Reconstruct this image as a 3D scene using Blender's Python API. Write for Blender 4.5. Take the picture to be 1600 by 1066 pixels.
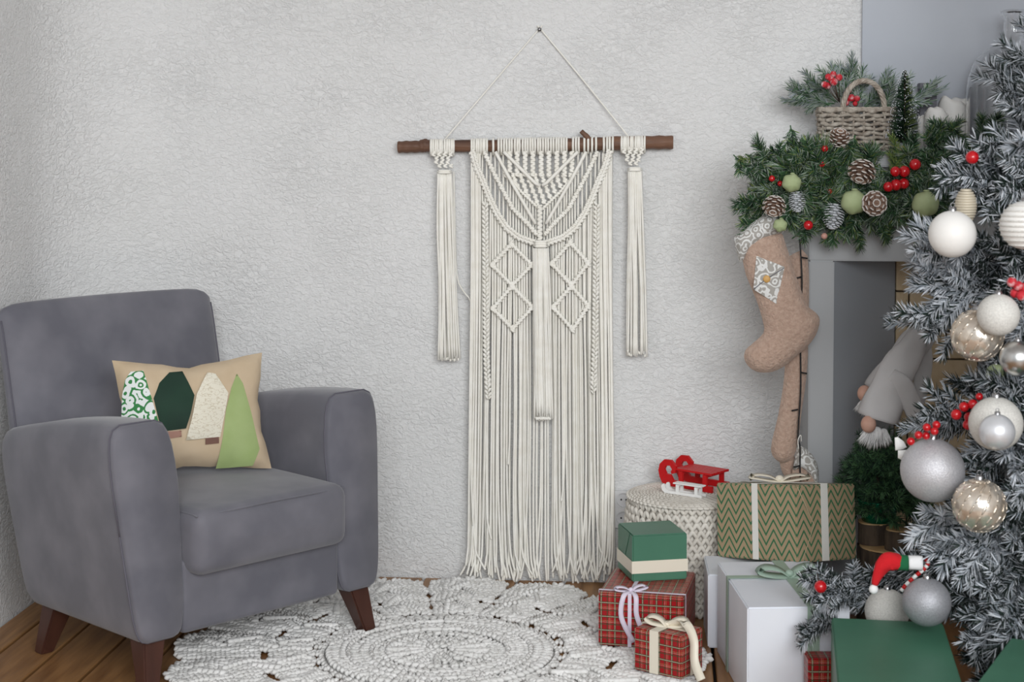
import bpy, bmesh, math, random
from math import sin, cos, pi, sqrt, radians, atan2, floor as ifloor
from mathutils import Vector, Matrix
from mathutils.geometry import delaunay_2d_cdt
V = Vector
random.seed(7)
for o in list(bpy.data.objects): bpy.data.objects.remove(o)
C = bpy.context.scene.collection
scene = bpy.context.scene

# ------------------------------------------------------------------ camera
FPX, CX, CY = 2600.0, 800.0, 533.0          # focal length in pixels of the 1600x1066 frame
CAMY, CAMZ, YAW, PITCH, SHIFT = -5.10, 1.40, radians(5.3), radians(2.5), -0.1372
cam_d = bpy.data.cameras.new('camera'); cam = bpy.data.objects.new('camera', cam_d); C.objects.link(cam)
cam.location = (0, CAMY, CAMZ); cam.rotation_euler = (pi/2 - PITCH, 0, YAW)
cam_d.sensor_width = 36; cam_d.lens = FPX*36/1600; cam_d.shift_y = SHIFT; cam_d.clip_start = .05
cam_d.dof.use_dof = True; cam_d.dof.focus_distance = 4.85; cam_d.dof.aperture_fstop = 5.0
scene.camera = cam
# ------------------------------------------------------------------ world, light, exposure
w = bpy.data.worlds.new('world'); scene.world = w; w.use_nodes = True
bg = w.node_tree.nodes['Background']; bg.inputs[0].default_value = (.93, .965, 1, 1); bg.inputs[1].default_value = .52
def area(name, loc, tgt, sx, sy, energy, col=(1, 1, 1)):
    l = bpy.data.lights.new(name, 'AREA'); l.shape = 'RECTANGLE'; l.size = sx; l.size_y = sy; l.energy = energy; l.color = col
    o = bpy.data.objects.new(name, l); C.objects.link(o); o.location = loc
    o.rotation_euler = (V(tgt) - V(loc)).to_track_quat('-Z', 'Y').to_euler(); return o
area('front_right_light', (1.15, -7.0, 2.6), (-.4, 0, 1.0), 3.8, 2.2, 350, (.965, .985, 1))  # added soft lamp at front right, keeps the left wall from going dark
vs = scene.view_settings
vs.view_transform = 'Standard'; vs.look = 'None'; vs.gamma = 1; vs.use_curve_mapping = False; vs.exposure = -0.2

# ------------------------------------------------------------------ pixel -> place
FH = V((-sin(YAW), cos(YAW), 0)); RH = V((cos(YAW), sin(YAW), 0)); UP = V((0, 0, 1))
F3 = FH*cos(PITCH) - UP*sin(PITCH); U3 = UP*cos(PITCH) + FH*sin(PITCH); CAM = V((0, CAMY, CAMZ))
def ray(px, py): return F3 + RH*((px-CX)/FPX) + U3*((CY + 1600*SHIFT - py)/FPX)
def on_z(px, py, z=0.0):
    d = ray(px, py); return CAM + d*((z-CAMZ)/d.z)
def on_y(px, py, y=0.0):
    d = ray(px, py); return CAM + d*((y-CAMY)/d.y)
def at(px, py, Z):
    d = ray(px, py); return CAM + d*(Z/d.dot(FH))
def depth(p): return (V(p)-CAM).dot(FH)
def flr(px, Z): p = at(px, 600, Z); return V((p.x, p.y, 0))

# ------------------------------------------------------------------ mesh collecting
def frame(d, up=UP):
    d = V(d).normalized(); s = d.cross(V(up))
    if s.length < 1e-4: s = d.cross(V((0, 1, 0)))
    s.normalize(); return d, s, s.cross(d).normalized()
class MB:
    def __init__(s): s.v = []; s.f = []; s.m = []; s.uv = {}; s.k = 0
    def add(s, vs_, fs):
        b = len(s.v); s.v.extend([V(p) for p in vs_])
        for f in fs: s.f.append(tuple(b+i for i in f)); s.m.append(s.k)
        return b
    def tube(s, pts, r, n=6, cap=True):
        pts = [V(p) for p in pts]; N = len(pts)
        rr = r if hasattr(r, '__len__') else [r]*N
        vs_ = []; side = None
        for i, p in enumerate(pts):
            d = (pts[min(i+1, N-1)]-pts[max(i-1, 0)])
            if d.length < 1e-9: d = V((0, 0, 1))
            d.normalize()
            if side is None: side = d.cross(UP) if abs(d.z) < .95 else d.cross(V((0, 1, 0)))
            side = side - d*side.dot(d)
            if side.length < 1e-6: side = d.orthogonal()
            side.normalize(); u = side.cross(d)
            for k in range(n):
                a = 2*pi*k/n; vs_.append(p + (side*cos(a)+u*sin(a))*rr[i])
        fs = []
        for i in range(N-1):
            for k in range(n):
                a, b = i*n+k, i*n+(k+1) % n; fs.append((a, b, b+n, a+n))
        if cap: fs.append(tuple(range(n-1, -1, -1))); fs.append(tuple((N-1)*n+k for k in range(n)))
        s.add(vs_, fs); return s
    def stitch(s, c, d, up, L, wd, h):
        d, sd, u = frame(d, up); c = V(c); vs_ = [c-d*L/2]
        for t in (-.27, .27):
            for k in range(5):
                a = 2*pi*k/5+.3; vs_.append(c+d*(L*t)+sd*(cos(a)*wd/2)+u*(sin(a)*h/2))
        vs_.append(c+d*L/2)
        fs = []
        for k in range(5):
            j = (k+1) % 5; fs += [(0, 1+j, 1+k), (1+k, 1+j, 6+j, 6+k), (6+k, 6+j, 11)]
        s.add(vs_, fs); return s
    def ball(s, c, r, seg=20, rings=12, sc=(1, 1, 1), M=None):
        c = V(c); vs_ = [V((0, 0, r*sc[2]))]
        for i in range(1, rings):
            t = pi*i/rings
            for k in range(seg):
                a = 2*pi*k/seg; vs_.append(V((r*sin(t)*cos(a)*sc[0], r*sin(t)*sin(a)*sc[1], r*cos(t)*sc[2])))
        vs_.append(V((0, 0, -r*sc[2])))
        if M: vs_ = [M @ p for p in vs_]
        fs = [(0, 1+k, 1+(k+1) % seg) for k in range(seg)]
        for i in range(rings-2):
            for k in range(seg):
                a, b = 1+i*seg+k, 1+i*seg+(k+1) % seg; fs.append((a, a+seg, b+seg, b))
        e = len(vs_)-1; l = 1+(rings-2)*seg
        fs += [(l+k, e, l+(k+1) % seg) for k in range(seg)]
        s.add([c+p for p in vs_], fs); return s
    def box(s, c, sz, M=None):
        c = V(c); x, y, z = sz[0]/2, sz[1]/2, sz[2]/2
        vs_ = [V((i*x, j*y, k*z)) for i in (-1, 1) for j in (-1, 1) for k in (-1, 1)]
        if M: vs_ = [M @ p for p in vs_]
        s.add([c+p for p in vs_], [(0, 1, 3, 2), (4, 6, 7, 5), (0, 4, 5, 1), (2, 3, 7, 6), (0, 2, 6, 4), (1, 5, 7, 3)]); return s
    def lathe(s, prof, n=32, c=(0, 0, 0), closed=True):
        c = V(c); vs_ = []
        for (r, z) in prof:
            for k in range(n):
                a = 2*pi*k/n; vs_.append(c+V((r*cos(a), r*sin(a), z)))
        fs = []
        for i in range(len(prof)-1):
            for k in range(n):
                a, b = i*n+k, i*n+(k+1) % n; fs.append((a, b, b+n, a+n))
        if closed:
            fs.append(tuple(range(n-1, -1, -1))); l = (len(prof)-1)*n; fs.append(tuple(l+k for k in range(n)))
        s.add(vs_, fs); return s
    def strip(s, path, wv, width, th=.0012):
        path = [V(p) for p in path]; N = len(path); vs_ = []
        for i, p in enumerate(path):
            d = (path[min(i+1, N-1)]-path[max(i-1, 0)]).normalized()
            wd = V(wv[i] if isinstance(wv, list) else wv); wd = (wd-d*wd.dot(d))
            wd = wd.normalized() if wd.length > 1e-6 else d.orthogonal().normalized()
            n = d.cross(wd); ww = width[i] if hasattr(width, '__len__') else width
            for a, b in ((-1, -1), (1, -1), (1, 1), (-1, 1)): vs_.append(p+wd*(a*ww/2)+n*(b*th/2))
        fs = []
        for i in range(N-1):
            for k in range(4):
                a, b = i*4+k, i*4+(k+1) % 4; fs.append((a, b, b+4, a+4))
        fs += [(3, 2, 1, 0), tuple((N-1)*4+k for k in range(4))]
        s.add(vs_, fs); return s
    def prism(s, poly, o, u, v, n, th):
        o, u, v, n = V(o), V(u), V(v), V(n); N = len(poly)
        vs_ = [o+u*a+v*b for a, b in poly]+[o+u*a+v*b+n*th for a, b in poly]
        fs = [tuple(range(N-1, -1, -1)), tuple(range(N, 2*N))]
        for i in range(N): j = (i+1) % N; fs.append((i, j, j+N, i+N))
        s.add(vs_, fs); return s
    def needle(s, p, d, L, wd):
        d, sd, u = frame(d); p = V(p)
        vs_ = [p+sd*wd*.5, p-sd*wd*.5, p+u*wd*.5, p+d*L*.75+sd*wd*.42, p+d*L*.75-sd*wd*.42, p+d*L*.75+u*wd*.4, p+d*L]
        s.add(vs_, [(0, 1, 4, 3), (1, 2, 5, 4), (2, 0, 3, 5), (3, 4, 6), (4, 5, 6), (5, 3, 6)]); return s
    def puffy(s, outline, T, Rr, o, u, v, n, step=None, back=1.0, hf=None):
        """a stuffed shape: outline in the u,v plane, swelling T to both sides over the distance Rr from its edge"""
        P = [V((a, b)) for a, b in outline]; N = len(P)
        step = step or Rr/4
        segs = [(P[i], P[(i+1) % N]) for i in range(N)]
        def dist(q):
            m = 1e9
            for a, b in segs:
                ab = b-a; t = max(0, min(1, (q-a).dot(ab)/max(ab.length_squared, 1e-12))); m = min(m, (q-(a+ab*t)).length)
            return m
        x0, x1 = min(p.x for p in P), max(p.x for p in P); y0, y1 = min(p.y for p in P), max(p.y for p in P)
        def inside(q):
            c = False
            for a, b in segs:
                if (a.y > q.y) != (b.y > q.y) and q.x < (b.x-a.x)*(q.y-a.y)/(b.y-a.y)+a.x: c = not c
            return c
        pts = list(P); j = 0; y = y0
        while y < y1:
            x = x0+(step/2 if j % 2 else 0)
            while x < x1:
                q = V((x, y))
                if inside(q) and dist(q) > step*.45: pts.append(q)
                x += step
            y += step*.87; j += 1
        r = delaunay_2d_cdt(pts, [(i, (i+1) % N) for i in range(N)], [], 1, 1e-6)
        vv, ff = r[0], r[2]
        o, u, v, n = V(o), V(u), V(v), V(n)
        hs = []
        for q in vv:
            t = min(dist(q)/Rr, 1); h = T*sqrt(max(0, 1-(1-t)**2))
            if hf: h = hf(q.x, q.y, h)
            elif t > .05 and T > .02: h *= 1+.05*sin(q.x*190+3*sin(q.y*140))*sin(q.y*170+2*sin(q.x*120))
            hs.append(h)
        b = len(vv)
        vs_ = [o+u*q.x+v*q.y+n*h for q, h in zip(vv, hs)]+[o+u*q.x+v*q.y-n*(h*back) for q, h in zip(vv, hs)]
        s.add(vs_, [tuple(f) for f in ff]+[tuple(b+i for i in reversed(f)) for f in ff]); return s

def mesh_of(mb, name, off=V((0, 0, 0)), smooth=True):
    me = bpy.data.meshes.new(name)
    me.from_pydata([tuple(p-off) for p in mb.v], [], mb.f)
    if smooth: me.polygons.foreach_set('use_smooth', [True]*len(me.polygons))
    return me
def setmats(me, mb, mats):
    mats = mats if isinstance(mats, (list, tuple)) else [mats]
    for m in mats: me.materials.append(m)
    if len(mats) > 1: me.polygons.foreach_set('material_index', mb.m)
def boxuv(me):
    uv = me.uv_layers.new(name='UVMap').data
    for p in me.polygons:
        n = p.normal; a = max(range(3), key=lambda i: abs(n[i]))
        for li in p.loop_indices:
            c = me.vertices[me.loops[li].vertex_index].co
            uv[li].uv = (c.y, c.z) if a == 0 else ((c.x, c.z) if a == 1 else (c.x, c.y))
def obj(name, mb, mats, parent=None, world=False, smooth=True, bevel=0, uv=False, angle=None, weld=0):
    off = parent.location if (world and parent) else V((0, 0, 0))
    if world and parent and parent.parent: off = parent.location+parent.parent.location
    me = mesh_of(mb, name, off, smooth)
    if weld:
        bm = bmesh.new(); bm.from_mesh(me); bmesh.ops.remove_doubles(bm, verts=bm.verts, dist=weld)
        bmesh.ops.recalc_face_normals(bm, faces=bm.faces); bm.to_mesh(me); bm.free()
    setmats(me, mb, mats)
    if bevel:
        bm = bmesh.new(); bm.from_mesh(me)
        bmesh.ops.remove_doubles(bm, verts=bm.verts, dist=1e-6)
        bmesh.ops.bevel(bm, geom=[e for e in bm.edges if e.is_manifold and e.calc_face_angle(0) > .5], offset=bevel, segments=2, affect='EDGES', clamp_overlap=True)
        bm.to_mesh(me); bm.free()
    if uv: boxuv(me)
    if angle is not None: me.set_sharp_from_angle(angle=angle)
    o = bpy.data.objects.new(name, me); C.objects.link(o)
    if parent: o.parent = parent
    return o
def thing(name, label, cat, loc=(0, 0, 0), rotz=0, group=None):
    o = bpy.data.objects.new(name, None); C.objects.link(o); o.location = loc; o.rotation_euler = (0, 0, rotz); o.empty_display_size = .05
    return tag(o, label, cat, group)
def tag(o, label, cat, group=None):
    o['label'] = label; o['category'] = cat
    if group: o['group'] = group
    return o
def solo(name, mb, mats, label, cat, group=None, **k):
    """a thing that is one mesh: origin moved to its base"""
    xs = [p.x for p in mb.v]; ys = [p.y for p in mb.v]; off = V(((min(xs)+max(xs))/2, (min(ys)+max(ys))/2, min(p.z for p in mb.v)))
    mb.v = [p-off for p in mb.v]; o = obj(name, mb, mats, None, **k); o.location = off
    return tag(o, label, cat, group)
def struct(name, mb, mats, **k):
    o = obj(name, mb, mats, **k); o['kind'] = 'structure'; return o
def cp(o, parent=None, deep=True):
    c = o.copy(); C.objects.link(c); c.parent = parent
    if deep:
        for ch in list(o.children): cp(ch, c)
    return c
def bez(pts, n):
    """smooth path through points (Catmull-Rom)"""
    pts = [V(p) for p in pts]; out = []
    for i in range(len(pts)-1):
        a, b, c, d = pts[max(i-1, 0)], pts[i], pts[i+1], pts[min(i+2, len(pts)-1)]
        for k in range(n):
            t = k/n; out.append(.5*((2*b)+(c-a)*t+(2*a-5*b+4*c-d)*t*t+(3*b-a-3*c+d)*t**3))
    out.append(pts[-1]); return out

# ------------------------------------------------------------------ materials
def lin(c): return tuple(((x/255)/12.92 if x/255 <= .04045 else ((x/255+.055)/1.055)**2.4) for x in c)+(1,)
def mat(name, col, rough=.6, col2=None, scale=8, bump=0, bscale=60, metal=0, sheen=0, coord='Object', detail=4, lo=.35, hi=.65, trans=0, ior=1.45, spec=.5, stretch=None, coat=0, bdist=.01):
    m = bpy.data.materials.new(name); m.use_nodes = True; nt = m.node_tree; N = nt.nodes; L = nt.links
    b = N['Principled BSDF']; b.inputs['Roughness'].default_value = rough; b.inputs['Metallic'].default_value = metal
    b.inputs['Base Color'].default_value = lin(col); b.inputs['Specular IOR Level'].default_value = spec
    if sheen: b.inputs['Sheen Weight'].default_value = sheen; b.inputs['Sheen Roughness'].default_value = .5
    if trans: b.inputs['Transmission Weight'].default_value = trans; b.inputs['IOR'].default_value = ior
    if coat: b.inputs['Coat Weight'].default_value = coat
    tc = N.new('ShaderNodeTexCoord'); vec = tc.outputs[coord]
    if stretch:
        mp = N.new('ShaderNodeMapping'); mp.inputs['Scale'].default_value = stretch; L.new(vec, mp.inputs[0]); vec = mp.outputs[0]
    if col2:
        t = N.new('ShaderNodeTexNoise'); t.inputs['Scale'].default_value = scale; t.inputs['Detail'].default_value = detail; L.new(vec, t.inputs['Vector'])
        r = N.new('ShaderNodeValToRGB'); r.color_ramp.elements[0].position = lo; r.color_ramp.elements[1].position = hi
        r.color_ramp.elements[0].color = lin(col); r.color_ramp.elements[1].color = lin(col2)
        L.new(t.outputs[0], r.inputs[0]); L.new(r.outputs[0], b.inputs['Base Color'])
    if bump:
        t2 = N.new('ShaderNodeTexNoise'); t2.inputs['Scale'].default_value = bscale; t2.inputs['Detail'].default_value = 5; L.new(vec, t2.inputs['Vector'])
        bp = N.new('ShaderNodeBump'); bp.inputs['Strength'].default_value = bump; bp.inputs['Distance'].default_value = bdist
        L.new(t2.outputs[0], bp.inputs['Height']); L.new(bp.outputs[0], b.inputs['Normal'])
    return m
class NT:
    """tiny helper for math node chains"""
    def __init__(s, m): s.nt = m.node_tree; s.b = s.nt.nodes['Principled BSDF']; s.tc = s.nt.nodes.new('ShaderNodeTexCoord')
    def uvxy(s, coord='UV'):
        x = s.nt.nodes.new('ShaderNodeSeparateXYZ'); s.nt.links.new(s.tc.outputs[coord], x.inputs[0]); return x.outputs
    def m(s, op, a, b=None, c=None):
        n = s.nt.nodes.new('ShaderNodeMath'); n.operation = op
        for i, q in enumerate((a, b, c)):
            if q is None: continue
            if isinstance(q, (int, float)): n.inputs[i].default_value = q
            else: s.nt.links.new(q, n.inputs[i])
        return n.outputs[0]
    def mix(s, f, a, b):
        n = s.nt.nodes.new('ShaderNodeMix'); n.data_type = 'RGBA'
        for i, q in ((0, f), (6, a), (7, b)):
            if isinstance(q, (int, float)): n.inputs[i].default_value = q
            elif isinstance(q, tuple): n.inputs[i].default_value = q
            else: s.nt.links.new(q, n.inputs[i])
        return n.outputs[2]
    def col(s, c): s.nt.links.new(c, s.b.inputs['Base Color'])

def plaster(name, col, col2, strength):
    m = mat(name, col, .92, col2, 1.3, coord='Object', lo=.3, hi=.75); nt = m.node_tree; N = nt.nodes; L = nt.links
    b = N['Principled BSDF']; tc = N.new('ShaderNodeTexCoord')
    mp = N.new('ShaderNodeMapping'); mp.inputs['Scale'].default_value = (1, 1, 1.5); L.new(tc.outputs['Object'], mp.inputs[0])
    a = N.new('ShaderNodeTexNoise'); a.inputs['Scale'].default_value = 52; a.inputs['Detail'].default_value = 6; a.inputs['Distortion'].default_value = 1.3
    v = N.new('ShaderNodeTexNoise'); v.inputs['Scale'].default_value = 3.2; v.inputs['Detail'].default_value = 3
    f = N.new('ShaderNodeTexNoise'); f.inputs['Scale'].default_value = 150; f.inputs['Detail'].default_value = 4
    for t in (a, v, f): L.new(mp.outputs[0], t.inputs['Vector'])
    r1 = N.new('ShaderNodeMapRange'); r1.inputs[1].default_value = .40; r1.inputs[2].default_value = .62; L.new(a.outputs[0], r1.inputs[0])
    r2 = N.new('ShaderNodeMapRange'); r2.inputs[1].default_value = .42; r2.inputs[2].default_value = .66; r2.inputs[3].default_value = .55; L.new(v.outputs[0], r2.inputs[0])
    mu = N.new('ShaderNodeMath'); mu.operation = 'MULTIPLY'; L.new(r1.outputs[0], mu.inputs[0]); L.new(r2.outputs[0], mu.inputs[1])
    ad = N.new('ShaderNodeMath'); ad.operation = 'MULTIPLY_ADD'; L.new(f.outputs[0], ad.inputs[0]); ad.inputs[1].default_value = .55; L.new(mu.outputs[0], ad.inputs[2])
    bp = N.new('ShaderNodeBump'); bp.inputs['Strength'].default_value = strength; bp.inputs['Distance'].default_value = .006
    L.new(ad.outputs[0], bp.inputs['Height']); L.new(bp.outputs[0], b.inputs['Normal']); return m
def plaid():
    m = mat('red_plaid_paper', (186, 26, 32), .35, spec=.4); n = NT(m); x, y, _ = n.uvxy()
    def stripes(c, p, spec_):
        t = n.m('FRACT', n.m('DIVIDE', c, p)); out = []
        for (a, b) in spec_: out.append(n.m('MULTIPLY', n.m('GREATER_THAN', t, a), n.m('LESS_THAN', t, b)))
        return out
    P = .037
    c = lin((156, 14, 24))
    sp = [(.04, .20), (.10, .135), (.52, .60), (.70, .715), (.80, .82)]
    cols = [lin((28, 66, 44)), lin((214, 206, 178)), lin((30, 70, 46)), lin((226, 210, 190)), lin((200, 170, 120))]
    al = [.75, .75, .72, .75, .6]
    for ax in (x, y):
        for s_, cc, a in zip(stripes(ax, P, sp), cols, al): c = n.mix(n.m('MULTIPLY', s_, a), c, cc)
    n.col(c); return m
def zigzag():
    m = mat('zigzag_kraft_paper', (172, 148, 116), .5); n = NT(m); x, y, _ = n.uvxy()
    t = n.m('FRACT', n.m('DIVIDE', x, .056)); tri = n.m('ABSOLUTE', n.m('SUBTRACT', t, .5))
    h = n.m('FRACT', n.m('DIVIDE', n.m('ADD', y, n.m('MULTIPLY', tri, .080)), .0262))
    f = n.m('LESS_THAN', h, .32); n.col(n.mix(f, lin((172, 150, 120)), lin((52, 112, 76)))); return m
def scrolls():
    m = mat('grey_scroll_fabric', (160, 156, 150), .9); n = NT(m)
    vo = n.nt.nodes.new('ShaderNodeTexVoronoi'); vo.inputs['Scale'].default_value = 40; n.nt.links.new(n.tc.outputs['Object'], vo.inputs['Vector'])
    nz = n.nt.nodes.new('ShaderNodeTexNoise'); nz.inputs['Scale'].default_value = 44; n.nt.links.new(n.tc.outputs['Object'], nz.inputs['Vector'])
    s = n.m('SINE', n.m('ADD', n.m('MULTIPLY', vo.outputs['Distance'], 17), n.m('MULTIPLY', nz.outputs[0], 9)))
    n.col(n.mix(n.m('GREATER_THAN', s, .15), lin((168, 164, 158)), lin((226, 226, 224)))); return m
def paisley():
    m = mat('green_paisley_fabric', (230, 235, 230), .9); n = NT(m)
    vo = n.nt.nodes.new('ShaderNodeTexVoronoi'); vo.inputs['Scale'].default_value = 34; n.nt.links.new(n.tc.outputs['Object'], vo.inputs['Vector'])
    nz = n.nt.nodes.new('ShaderNodeTexNoise'); nz.inputs['Scale'].default_value = 22; nz.inputs['Detail'].default_value = 3; n.nt.links.new(n.tc.outputs['Object'], nz.inputs['Vector'])
    s = n.m('SINE', n.m('ADD', n.m('MULTIPLY', vo.outputs['Distance'], 14), n.m('MULTIPLY', nz.outputs[0], 14)))
    n.col(n.mix(n.m('GREATER_THAN', s, .25), lin((232, 236, 234)), lin((58, 132, 74)))); return m
def script_cloth():
    m = mat('script_print_fabric', (226, 220, 202), .9); n = NT(m)
    mp = n.nt.nodes.new('ShaderNodeMapping'); mp.inputs['Scale'].default_value = (60, 60, 130); n.nt.links.new(n.tc.outputs['Object'], mp.inputs[0])
    nz = n.nt.nodes.new('ShaderNodeTexNoise'); nz.inputs['Scale'].default_value = 1; nz.inputs['Detail'].default_value = 2; n.nt.links.new(mp.outputs[0], nz.inputs['Vector'])
    d = n.m('ABSOLUTE', n.m('SUBTRACT', nz.outputs[0], .5)); n.col(n.mix(n.m('LESS_THAN', d, .022), lin((230, 225, 208)), lin((206, 196, 174)))); return m
M = {}
M['wall'] = plaster('white_plaster', (227, 227, 226), (232, 232, 232), .62)
M['greywall'] = mat('blue_grey_wall_paint', (183, 188, 197), .8, (188, 193, 201), 3)
M['portal'] = mat('grey_fireplace_paint', (166, 168, 170), .6, (173, 175, 177), 4)
M['reveal'] = mat('grey_reveal_shaded', (158, 162, 168), .6)  # surround's grey made darker: shade of the recess put into the colour
M['ceiling'] = mat('white_ceiling', (228, 228, 228), .9)
M['sub'] = mat('dark_subfloor', (34, 24, 17), .9)
M['plank'] = mat('pine_plank', (122, 84, 50), .45, (172, 128, 82), 5, bump=.12, bscale=14, stretch=(7, .7, 1), detail=7, lo=.3, hi=.72)
M['plank2'] = mat('pine_plank_dark', (108, 70, 41), .45, (156, 110, 66), 5, bump=.12, bscale=14, stretch=(7, .7, 1), detail=7, lo=.3, hi=.72)
M['velvet'] = mat('grey_velvet', (97, 97, 106), .75, (117, 116, 124), 7, bump=.06, bscale=300, sheen=.25, detail=3, lo=.38, hi=.7, bdist=.002)
M['piping'] = mat('grey_piping', (98, 96, 106), .85)
M['legwood'] = mat('dark_walnut', (66, 40, 33), .35, (84, 52, 42), 12, stretch=(1, 1, .2))
M['beige'] = mat('beige_linen', (206, 186, 158), .9, (196, 174, 144), 9, bump=.1, bscale=320, bdist=.002)
M['dgreen'] = mat('dark_green_velvet', (16, 46, 34), .8, (22, 56, 40), 10)
M['lgreen'] = mat('light_green_linen', (164, 182, 124), .9, (154, 173, 112), 12, bump=.08, bscale=320, bdist=.002)
M['brownpatch'] = mat('brown_patch', (164, 126, 112), .9)
M['paisley'] = paisley(); M['script'] = script_cloth(); M['scroll'] = scrolls()
M['cord'] = mat('cream_cotton_cord', (250, 248, 241), .9, (243, 240, 231), 30, bump=.25, bscale=420, bdist=.002)
M['rug'] = mat('light_grey_cotton_cord', (240, 239, 237), .95, (224, 223, 220), 22, bump=.3, bscale=380, bdist=.002)
M['pouf'] = mat('beige_knit_cord', (226, 221, 212), .95, (212, 206, 196), 26, bump=.25, bscale=380, bdist=.002)
M['stick'] = mat('brown_branch_wood', (120, 86, 66), .6, (76, 51, 39), 10, bump=.5, bscale=36, stretch=(.35, 2, 2), detail=6)
M['steel'] = mat('steel', (170, 170, 172), .3, metal=1)
M['plastic'] = mat('white_plastic', (228, 228, 229), .35)
M['black'] = mat('black_plastic', (18, 18, 20), .5)
M['redpaint'] = mat('red_paint', (200, 20, 24), .45); M['whitepaint'] = mat('white_paint', (242, 242, 240), .45)
M['greenpaper'] = mat('green_wrapping_paper', (66, 114, 92), .42, (72, 122, 98), 5, bump=.05, bscale=14)
M['whitepaper'] = mat('white_wrapping_paper', (232, 235, 242), .5, (225, 229, 238), 5, bump=.12, bscale=11)
M['plaid'] = plaid(); M['zig'] = zigzag()
M['cream_ribbon'] = mat('cream_satin', (232, 224, 206), .4); M['white_ribbon'] = mat('white_satin', (236, 235, 228), .4)
M['lilac'] = mat('lilac_ribbon', (226, 216, 232), .4); M['sage'] = mat('sage_satin', (160, 182, 166), .35)
M['fold'] = mat('paper_fold_edge', (190, 172, 142), .5)
M['fleece'] = mat('tan_fleece', (194, 167, 150), 1, (178, 150, 133), 95, bump=1, bscale=160, sheen=.2, bdist=.006)
M['wood_button'] = mat('wooden_button', (206, 160, 92), .5)
M['brick'] = mat('tan_firebrick', (196, 176, 146), .85, (180, 158, 126), 14, bump=.2, bscale=60)
M['mortar'] = mat('dark_joint', (70, 58, 46), .95)
M['needle'] = mat('pine_needle_green', (52, 88, 58), .55, (76, 110, 72), 30); M['needle_d'] = mat('pine_needle_dark', (24, 46, 36), .55)
M['needle_y'] = mat('pine_needle_yellow_green', (112, 132, 66), .55, (134, 150, 80), 30)
M['needle_g'] = mat('pine_needle_grey_green', (134, 150, 134), .6, (172, 184, 170), 30)
M['flock'] = mat('white_flock', (222, 226, 232), .9); M['flock2'] = mat('grey_flock', (158, 166, 174), .85)
M['needle_k'] = mat('pine_needle_blackish', (26, 38, 34), .6)
M['bark'] = mat('bark', (86, 72, 58), .9, (54, 44, 36), 30, bump=.8, bscale=45, stretch=(1, 1, .3))
M['cutwood'] = mat('cut_wood', (206, 172, 124), .75, (184, 146, 100), 20, bump=.15)
M['cone'] = mat('pine_cone_brown', (104, 76, 60), .8, (150, 124, 108), 60); M['cone_w'] = mat('frosted_cone_tip', (206, 200, 194), .9)
M['conewhite'] = mat('silver_white_cone', (206, 208, 210), .7, (170, 174, 178), 60)
M['sageball'] = mat('sage_green_cloth_ball', (172, 184, 142), .75, (154, 168, 122), 12, bump=.35, bscale=26)
M['berry'] = mat('red_berry', (190, 16, 28), .25, coat=.4); M['berry_f'] = mat('frosted_red_berry', (196, 40, 52), .7, (226, 196, 198), 70, lo=.5, hi=.72)
M['pinkberry'] = mat('pinkish_berry', (198, 150, 136), .5)
M['wicker'] = mat('grey_wicker', (186, 178, 166), .85, (146, 134, 122), 60, bump=.3, bscale=120, bdist=.003)
M['candle'] = mat('white_wax', (238, 236, 232), .5); M['darkbox'] = mat('dark_grey_box', (104, 104, 112), .6)
M['glass'] = mat('clear_glass', (255, 255, 255), .02, trans=1, ior=1.45)
M['greyfelt'] = mat('grey_felt', (194, 192, 192), .95, (182, 180, 180), 7, bump=.1, bscale=200, bdist=.002)
M['skin'] = mat('tan_stocking_nose', (208, 168, 150), .8, (194, 142, 122), 18); M['fur'] = mat('white_fur', (240, 240, 240), .95)
M['foil'] = mat('green_foil', (10, 104, 74), .22, (14, 130, 92), 20, metal=.55, bump=.4, bscale=40)
M['silverglit'] = mat('silver_glitter', (206, 205, 208), .42, (186, 185, 190), 300, metal=.35, bump=.6, bscale=420, bdist=.002)
M['greyglit'] = mat('grey_glitter', (176, 177, 182), .42, (158, 158, 164), 300, metal=.4, bump=.6, bscale=420, bdist=.002)
M['whiteglit'] = mat('white_glitter', (228, 226, 220), .6, (206, 204, 198), 300, bump=.6, bscale=420, bdist=.002)
M['whiteball'] = mat('white_ball', (238, 236, 232), .5); M['satinsilver'] = mat('satin_silver', (206, 206, 204), .28, metal=1)
M['satinpearl'] = mat('satin_pearl', (226, 228, 232), .35, metal=.5); M['champagne'] = mat('champagne_glass', (216, 200, 180), .18, (236, 228, 216), 26, metal=.7, bump=.3, bscale=30)
M['redfelt'] = mat('red_felt', (206, 24, 34), .95, bump=.2, bscale=200); M['greenfelt'] = mat('green_felt', (24, 98, 60), .95)
M['goldribbed'] = mat('pale_gold', (206, 196, 176), .55, metal=.2)

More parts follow.
